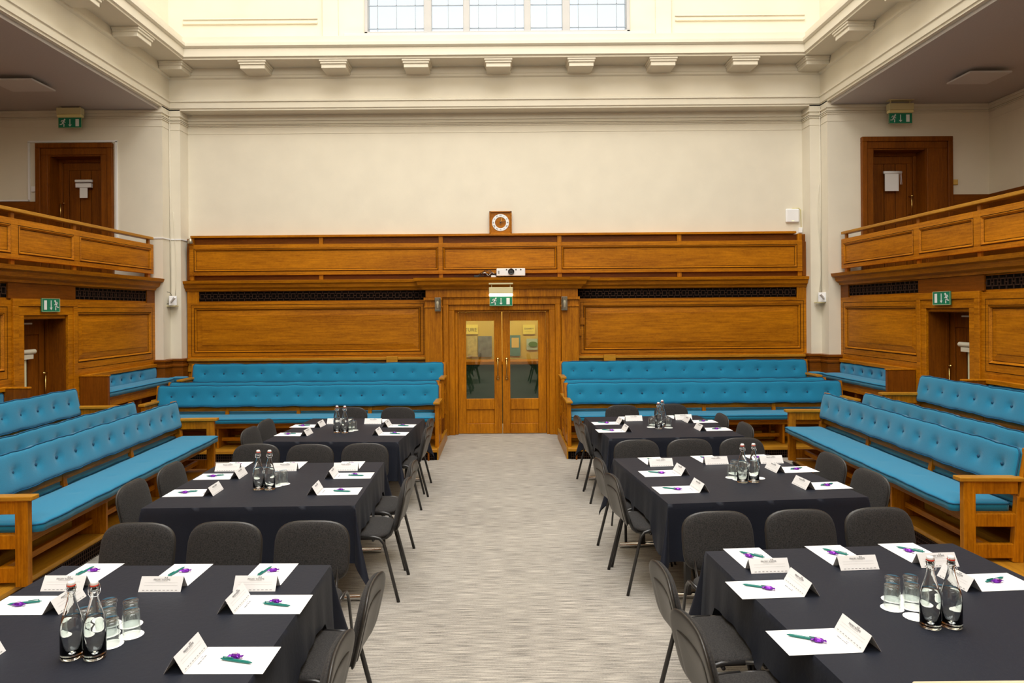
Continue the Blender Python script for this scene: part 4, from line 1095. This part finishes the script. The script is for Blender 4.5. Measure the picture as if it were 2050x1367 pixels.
def place_chair(px, py, face, label, jit=0, z=.822):
    p = gp(px, py, z)
    fx, fy_ = {'cam':(0,-1),'right':(1,0),'left':(-1,0)}[face]
    # local front is -Y; back top stands .305 behind the origin
    rz = {'cam':0,'right':PI/2,'left':-PI/2}[face]+jit
    d = Vector((math.sin(rz), -math.cos(rz)))
    loc = (p[0]+d.x*.305, p[1]+d.y*.305, 0)
    if not used[0]: c = chair0; used[0] = True
    else: c = copy_tree(chair0)
    c.location = loc; c.rotation_euler = (0,0,rz)
    c['label'] = label; c['group'] = 'black stacking chairs around the tables'
    return c
CH = {
 'L1': dict(far=[(275,1048),(449,1046),(624,1044)], R=[(742,1161),(672,1287)]),
 'L2': dict(far=[(512,889),(620,890),(730,888)], L=[(345,928),(268,963)], R=[(824,925),(812,960)]),
 'L3': dict(far=[(701,815),(796,815)], L=[(534,840),(503,855)], R=[(859,839),(853,857)]),
 'R1': dict(far=[(1437,1025),(1603,1021),(1761,1017)], L=[(1331,1136),(1388,1242)]),
 'R2': dict(far=[(1275,881),(1381,879),(1486,877)], L=[(1204,920),(1230,952)], R=[(1662,908),(1740,942)]),
 'R3': dict(far=[(1246,811),(1344,809)], L=[(1158,833),(1170,849)], R=[(1443,828),(1490,846)])}
JR = {'R1':R(3),'R2':R(2),'R3':R(1),'L1':R(0),'L2':R(0),'L3':R(0)}
LIFT = {k: [] for k in TD}
for k, d in CH.items():
    cen, u, v, W_, D_ = FR[k]; jit = math.atan2(u.y,u.x)
    n = len(d['far']); w3 = ['left','middle','right'] if n == 3 else ['left','right']
    for i, p in enumerate(d['far']):
        place_chair(*p, 'cam', 'black fabric chair on the far side of the %s table, %s one' % (desc[k], w3[i]), jit+R(random.uniform(-1.5,1.5)))
    for sd in 'LR':
        if sd not in d: continue
        aisle = (sd == 'R') == (k[0] == 'L')
        for i, p in enumerate(d[sd]):
            c = place_chair(*p, 'right' if sd == 'L' else 'left', 'black fabric chair on the %s side of the %s table, %s camera' % ('aisle' if aisle else 'bench', desc[k], 'farther from' if i == 0 else 'nearer the'), jit+R(random.uniform(-2,2)))
            q = Vector(c.location[:2])-cen; LIFT[k].append((0 if sd == 'R' else 2, q.dot(v), .24))
for k in TD:
    cen, u, v, W_, D_ = FR[k]
    make_table(k, (cen.x,cen.y), W_, D_, math.atan2(u.y,u.x), 'square table under the black cloth, %s of the six' % desc[k], 'black tablecloth with hanging corners on the %s table' % desc[k], LIFT[k])

# ================================================================== PLACE SETTINGS
ZT = TZ+.002
HEAD = text_mesh('PRIORY ROOMS', .0115, INK)
def quad_y(): pass
# prototypes at identity, sitter looking towards +Y (card farthest from the sitter)
def make_card():
    o = thing('name_card', 'x', 'name card')
    w, hgt, sp = .2075, .063, .0375; t = .0006
    m = MB().add([(-w/2,-sp,0),(w/2,-sp,0),(w/2,0,hgt),(-w/2,0,hgt),(w/2,sp,0),(-w/2,sp,0)], [(0,1,2,3),(3,2,4,5)])
    m.build('folded_card', CARD, o, solid=.0008)
    sl = math.atan2(hgt, sp)
    for s in (1,-1):
        base = Matrix.Rotation(0 if s > 0 else PI, 4, 'Z')@Matrix.Translation((0,-sp*.5-.0012*math.sin(sl)-.0004,hgt*.5+.0008))@Matrix.Rotation(sl,4,'X')
        me = HEAD.copy(); me.transform(base@Matrix.Translation((0,.021,0))); mesh_obj('printed_heading', me, o)
        m = MB()
        for v_, ww in ((.006,.165),(-.006,.165),(.029,.0)):
            if ww: m.add([(-ww/2,v_,0),(ww/2,v_,0),(ww/2,v_+.0005,0),(-ww/2,v_+.0005,0)], [(0,1,2,3)])
        for k in range(9):
            x = -.085+.02*k; m.add([(x,-.030,0),(x+.011,-.030,0),(x+.011,-.0275,0),(x,-.0275,0)], [(0,1,2,3)])
        for x in (.012,.021): m.add([(x,.027,0),(x+.006,.027,0),(x+.006,.032,0),(x,.032,0)], [(0,1,2,3)])
        for x in (-.03,): m.add([(x,.0135,0),(x+.06,.0135,0),(x+.06,.0145,0),(x,.0145,0)], [(0,1,2,3)])
        m.xf(base).build('printed_lines', INK, o)
    return o
def make_paper():
    o = thing('notepaper', 'x', 'paper')
    MB().box(-.105,.105,-.1485,.1485,0,.001).build('sheet', PAPER, o)
    me = HEAD.copy(); me.transform(Matrix.Translation((0,.125,.0016))@Matrix.Scale(.9,4)); mesh_obj('printed_heading', me, o)
    m = MB()
    m.add([(-.09,-.137,.0013),(.09,-.137,.0013),(.09,-.1362,.0013),(-.09,-.1362,.0013)], [(0,1,2,3)])
    for x in (.012,.022): m.add([(x,.132,.0013),(x+.006,.132,.0013),(x+.006,.139,.0013),(x,.139,.0013)], [(0,1,2,3)])
    m.build('printed_lines', INK, o)
    return o
def make_pen():
    o = thing('pen', 'x', 'pen')
    A = Matrix.Rotation(PI/2,4,'Y')
    MB().lathe([(0,-.070),(.0012,-.070),(.0045,-.058),(.0055,-.05),(.0055,.035),(.0048,.05),(.0048,.062),(.0025,.063),(.0025,.070),(0,.070)], 12).xf(Matrix.Translation((0,0,.0065))@A).build('barrel', TEAL, o, smooth=True)
    MB().beam((.015,0,.0145),(.06,0,.0145),.004,.002).beam((.058,0,.009),(.058,0,.0145),.004,.004).build('clip', TEAL, o)
    return o
def make_sweet():
    o = thing('wrapped_sweet', 'x', 'sweet')
    m = MB(); n = 12
    prof = [(-.034,.013,.002),(-.026,.007,.004),(-.021,.004,.004),(-.017,.011,.010),(-.008,.013,.012),(.008,.013,.012),(.017,.011,.010),(.021,.004,.004),(.026,.007,.004),(.034,.013,.002)]
    vs = []; fs = []
    for i, (x, ry, rz_) in enumerate(prof):
        for k in range(n):
            a = 2*PI*k/n; w_ = 1+.18*math.sin(3*a+i)
            vs.append((x+.0015*math.sin(5*a), ry*math.cos(a)*w_, .0115+rz_*math.sin(a)*.95))
    for i in range(len(prof)-1):
        for k in range(n): fs.append((i*n+k, (i+1)*n+k, (i+1)*n+(k+1)%n, i*n+(k+1)%n))
    fs += [tuple(range(n)), tuple((len(prof)-1)*n+k for k in range(n))[::-1]]
    m.add(vs, fs); m.build('wrapper', PURP, o)
    MB().box(-.009,.007,-.006,.006,.022,.0245).build('label_patch', PURPL, o)
    for ch in [c for c in bpy.data.objects if c.parent == o]: ch.data.transform(Matrix.Scale(.85,4))
    return o
P = dict(card=make_card(), paper=make_paper(), pen=make_pen(), sweet=make_sweet()); first = dict(card=True, paper=True, pen=True, sweet=True)
def put(kind, x, y, z, rz, label, group):
    if first[kind]: o = P[kind]; first[kind] = False
    else: o = copy_tree(P[kind])
    o.location = (x,y,z); o.rotation_euler = (0,0,rz); o['label'] = label; o['group'] = group; return o
def setting(k, where, cpos, direction, var, nopaper=False):
    """cpos: centre of the card's foot edge on the sitter's side; direction: unit vector from the sitter to the card"""
    d = Vector(direction).normalized(); rz = math.atan2(d.y,d.x)-PI/2; s = Vector((d.y,-d.x))
    ck_ = Vector(cpos)+d*.0385
    nm = '%s of the %s table' % (where, desc[k])
    put('card', ck_.x, ck_.y, ZT, rz, 'white folded name card, %s' % nm, 'folded name cards')
    if nopaper: return
    pc = Vector(cpos)-d*.1495
    put('paper', pc.x, pc.y, ZT, rz, 'white note sheet, %s' % nm, 'white note sheets')
    if k[0] == 'L':
        if var == 'far': pp, pr_, sp_, sr = (.035,-.02), 80, (-.008,-.03), 10
        elif var == 'R': pp, pr_, sp_, sr = (-.018,-.015), 78, (.012,.0), 80
        else: pp, pr_, sp_, sr = (-.012,-.01), 105, (.012,-.02), 95
    else:
        if var == 'far': pp, pr_, sp_, sr = (-.01,-.03), 105+30, (.018,-.005), 120
        elif var == 'L': pp, pr_, sp_, sr = (-.020,-.02), 60, (.012,.02), 70
        else: pp, pr_, sp_, sr = (.015,-.01), 105, (-.012,.0), 95
    j = random.uniform(-6,6)
    q = pc+s*pp[0]+d*pp[1]; put('pen', q.x, q.y, ZT+.001, rz+R(pr_+j), 'teal pen, %s' % nm, 'teal pens')
    q = pc+s*sp_[0]+d*sp_[1]
    put('sweet', q.x, q.y, ZT+.001, rz+R(sr-j), 'purple wrapped sweet, %s' % nm, 'purple wrapped sweets')
CD = {
 'L1': dict(far=[((81,1184.7),(164.6,1183.5)),((277,1185.7),(361,1185.7)),((467,1184),(550,1185))], R=[(468,1230),(368,1350)], L=[(84,1231.6)]),
 'L2': dict(far=[((429,944),(479,944)),((545,943.5),(593,943.5)),((667,943),(716,943))], R=[(668,959),(635,991.7)], L=[(460,960),(406,994)]),
 'L3': dict(far=[((654,849),(688,849)),((729,849),(763,849))], R=[(777,855.6),(758,872)], L=[(629,856),(601,873.4)]),
 'R1': dict(far=[((1505,1149.4),(1581.7,1146)),((1684,1143),(1759.8,1140)),((1844,1137.7),(1921,1134.5))], L=[(1610,1195.5),(1727,1306.7)], R=[(1966,1184.7)]),
 'R2': dict(far=[((1301,934.4),(1348.8,933.7)),((1412,931),(1459.8,929.3)),((1523,928.8),(1569.5,927.6))], L=[(1363.4,953),(1400.5,986.8)], R=[(1572,947),(1632.4,980.7)]),
 'R3': dict(far=[((1252.4,843.4),(1287,843)),((1352,841),(1386.6,840.5))], L=[(1240,850),(1252,865.4)], R=[(1389,847),(1414.6,863)])}
for k, d in CD.items():
    cen, u, v, W_, D_ = FR[k]
    n = len(d['far']); w3 = ['left','middle','right'] if n == 3 else ['left','right']
    for i, (a, b) in enumerate(d['far']):
        a, b = G(a), G(b); cpos = (a+b)/2+v*.075
        setting(k, '%s place on the far side' % w3[i], cpos, -v, 'far')
    for sd in 'LR':
        dirn = u if sd == 'L' else -u
        aisle = (sd == 'R') == (k[0] == 'L')
        for i, p in enumerate(d[sd]):
            q = G(p)+v*.1035   # the near end of the card's foot is known; its middle is half a card farther
            setting(k, '%s place on the %s side' % ('farther' if i == 0 else 'nearer', 'aisle' if aisle else 'bench'), q, dirn, sd)
# nearest bench-side card of the near left table, just inside the frame
q = G((12,1303.5))-FR['L1'][2]*.1035-Vector((.075,0)); setting('L1', 'nearer place on the bench side', q, (1,0), 'L')

# ================================================================== BOTTLES, TUMBLERS, DOILIES
def make_bottle():
    o = thing('glass_bottle', 'x', 'bottle')
    prof = [(0,.0),(.036,.0),(.0405,.004),(.0415,.012),(.0415,.125),(.039,.145),(.031,.175),(.022,.205),(.0155,.232),(.0135,.25),(.0135,.262),(.0155,.264),(.0155,.276),(.013,.278),(.013,.282),
            (.0105,.282),(.0105,.25),(.0125,.232),(.019,.205),(.028,.175),(.036,.145),(.0388,.125),(.0388,.012),(.030,.009),(0,.013)]
    g = MB().lathe(prof, 28).build('bottle_body', GLASS, o, smooth=True)
    fixn(g)
    w = [(0,.0135),(.030,.0095),(.0384,.0125),(.0384,.125),(.0356,.145),(.0302,.165),(0,.165)]
    fixn(MB().lathe(w, 28).build('water', WATER, o, smooth=True))
    MB().lathe([(.011,.279),(.0125,.283),(.0145,.290),(.0145,.296),(.011,.301),(0,.302)], 18).build('stopper', WHITEP, o, smooth=True)
    MB().lathe([(.0125,.2815),(.0155,.283),(.0155,.287),(.0125,.2885)], 18).build('rubber_seal', RED, o)
    m = MB().tube([(.0165*math.cos(2*PI*k/16), .0165*math.sin(2*PI*k/16), .262) for k in range(16)], .0011, 6, closed=True)
    m.tube([(.0165,0,.262),(.021,0,.272),(.018,0,.290),(.0,0,.2985),(-.018,0,.290),(-.021,0,.272),(-.0165,0,.262)], .0011, 6)
    m.tube([(.021,0,.272),(.020,-.008,.255),(.012,-.019,.246),(-.012,-.019,.246),(-.020,-.008,.255),(-.021,0,.272)], .0011, 6)
    m.build('wire_clip', CHROME, o, smooth=True)
    return o
def make_tumbler():
    o = thing('tumbler', 'x', 'glass')
    prof = [(.0345,0),(.035,.002),(.0315,.092),(.0305,.103),(.028,.106),(0,.1055),(0,.094),(.0265,.092),(.0290,.086),(.0330,.003),(.0335,0),(.0345,0)]
    m = MB().lathe(prof, 28, cap=False); fixn(m.build('glass_body', TGLASS, o, smooth=True))
    return o
def make_doily():
    return MB().lathe([(0,0),(.045,0),(.047,.0004),(.047,.0008),(.044,.0012),(0,.0012)], 72, wob=lambda a: .03*abs(math.sin(a*9))).build('doily', DOILY)
bo, tu, dy_ = make_bottle(), make_tumbler(), make_doily(); fb = [True]; ft = [True]; fd = [True]
BT = {'L1':[(144,1317),(190,1317)],'L2':[(517.5,980),(540,980)],'L3':[(675,866),(690.5,866.5)],'R1':[(1863,1256),(1905,1255)],'R2':[(1486.6,966),(1509,965)],'R3':[(1318.5,858.5),(1326,853)]}
for k, v_ in BT.items():
    for i, p in enumerate(v_):
        if fb[0]: o = bo; fb[0] = False
        else: o = copy_tree(bo)
        q = G(p); o.location = (q.x, q.y, ZT); o.rotation_euler = (0,0,.4*i)
        o['label'] = 'clear swing-top water bottle on the %s table, %s of the pair' % (desc[k], ['left','right'][i]); o['group'] = 'swing-top water bottles'
TU = {'L1':[((170,1270),'behind the bottles'),((219,1250),'rear one next to the bottles'),((216,1269.5),'middle one next to the bottles'),((222,1291),'front one next to the bottles'),((262,1251),'rear one of the outer pair'),((263.5,1272),'front one of the outer pair')],
      'L2':[((568,969.5),'rightmost'),((553,973),'next to the right bottle'),((526,963),'behind the bottles')],
      'L3':[((709,861.5),'rightmost'),((700,863.5),'next to the right bottle'),((702,855.5),'rear one of the three')],
      'R1':[((1787,1201),'rear one of the outer pair'),((1786,1218),'front one of the outer pair'),((1823,1199),'rear one next to the bottles'),((1826,1216.5),'front one next to the bottles'),((1882,1222),'between the bottles')],
      'R2':[((1464.6,956.5),'leftmost'),((1470.5,948),'second from the left, at the rear'),((1476,959.5),'third from the left, at the front'),((1500,954),'between the bottles')],
      'R3':[((1303.6,855.3),'left of the bottles, front'),((1308,850.5),'left of the bottles, rear'),((1338.5,856.5),'right of the bottles, front'),((1334.5,851),'right of the bottles, rear')]}
def doil(q, lab):
    if fd[0]: d_ = dy_; fd[0] = False
    else: d_ = dy_.copy(); COL.objects.link(d_)
    d_.location = (q.x, q.y, ZT); tag(d_, lab, 'doily', 'white paper doilies')
for k, v_ in TU.items():
    placed = []
    for p, lab in v_:
        q = G(p)
        for r_ in placed:
            dv = q-r_
            if dv.length < .072: q = r_+dv.normalized()*.072
        placed.append(q)
        if ft[0]: o = tu; ft[0] = False
        else: o = copy_tree(tu)
        o.location = (q.x, q.y, ZT+.0014); o['label'] = 'upturned tumbler on the %s table, %s' % (desc[k], lab); o['group'] = 'upturned glass tumblers'
        doil(q, 'scalloped white doily under the tumbler, %s table, %s' % (desc[k], lab))
doil(G((1832,1236)), 'empty white doily nearest the camera beside the near right bottles')
doil(G((1519,957.5)), 'empty white doily right of the middle right bottles')

# near desk whose edge shows at the bottom right
dk = thing('dais_desk', 'pale wooden desk edge at the bottom right corner', 'desk', (2.4,1.5,0))
BEECH = plain('beech_top', (.62,.52,.36), .4, noise=.08, nscale=6)
ya = 2.062
MB().prism([(1.2,ya),(1.22,1.05),(3.6,1.05),(3.6,ya)], .97, 1.0).build('desktop', BEECH, dk, world=True, bev=.004)
MB().box(1.35,1.39,1.1,2.0,0,.97).box(3.4,3.44,1.1,2.0,0,.97).box(1.39,3.4,1.15,1.18,.2,.97).build('frame', OAKX, dk, world=True)

# ================================================================== CAMERA, LIGHT
cam = bpy.data.objects.new('camera', bpy.data.cameras.new('camera')); COL.objects.link(cam); S.camera = cam
cam.data.sensor_width = 36; cam.data.lens = F/2050*36
cam.data.shift_x = (1025-CX)/2050; cam.data.shift_y = -(683.5-CY)/2050
cam.data.clip_start = .05
cam.matrix_world = Matrix.Translation((0,0,H))@Matrix.Rotation(PI/2,4,'X')@Matrix.Rotation(-ROLL,4,'Z')
cam.rotation_mode = 'XYZ'
def area(name, loc, rot, sx, sy, power, col):
    l = bpy.data.lights.new(name, 'AREA'); l.shape = 'RECTANGLE'; l.size = sx; l.size_y = sy; l.energy = power; l.color = col
    o = bpy.data.objects.new(name, l); COL.objects.link(o); o.location = loc; o.rotation_euler = rot; return o
area('laylight', (-.1, 4.0, 13.9), (0,0,0), 8, 10, 1900, (.97,.985,1))
area('cove_back', (-.1, 11.53, 6.36), (R(180-12),0,0), 9.8, .12, 18, (1,.90,.72))
area('cove_left', (XL+.22, 5, 6.36), (0,R(180+12),0), .12, 13, 20, (1,.90,.72))
area('cove_right', (XR-.22, 5, 6.36), (0,R(180-12),0), .12, 13, 20, (1,.90,.72))
area('fill_behind', (0, YR+.1, 7.2), (R(75),0,0), 6, 3, 420, (.95,.97,1))  # unseen fill light added behind the camera to brighten back wall and benches
area('gallery_lamp_left', (-7, 6.5, 5.4), (0,0,0), .4, 5, 24, (1,.9,.75))
area('gallery_lamp_right', (6.8, 6.5, 5.4), (0,0,0), .4, 5, 24, (1,.9,.75))
area('lobby_lamp', (0, 12.7, 2.55), (R(20),0,0), 3, .3, 55, (1,.85,.5))
w = bpy.data.worlds.new('world'); S.world = w; w.use_nodes = True
bg = w.node_tree.nodes['Background']; bg.inputs[0].default_value = (.86,.94,1,1); bg.inputs[1].default_value = 1.25
S.view_settings.view_transform = 'Standard'; S.view_settings.look = 'None'; S.view_settings.gamma = 1
S.view_settings.exposure = 0.0
try: S.view_settings.use_curve_mapping = False
except Exception: pass
bpy.context.view_layer.update()
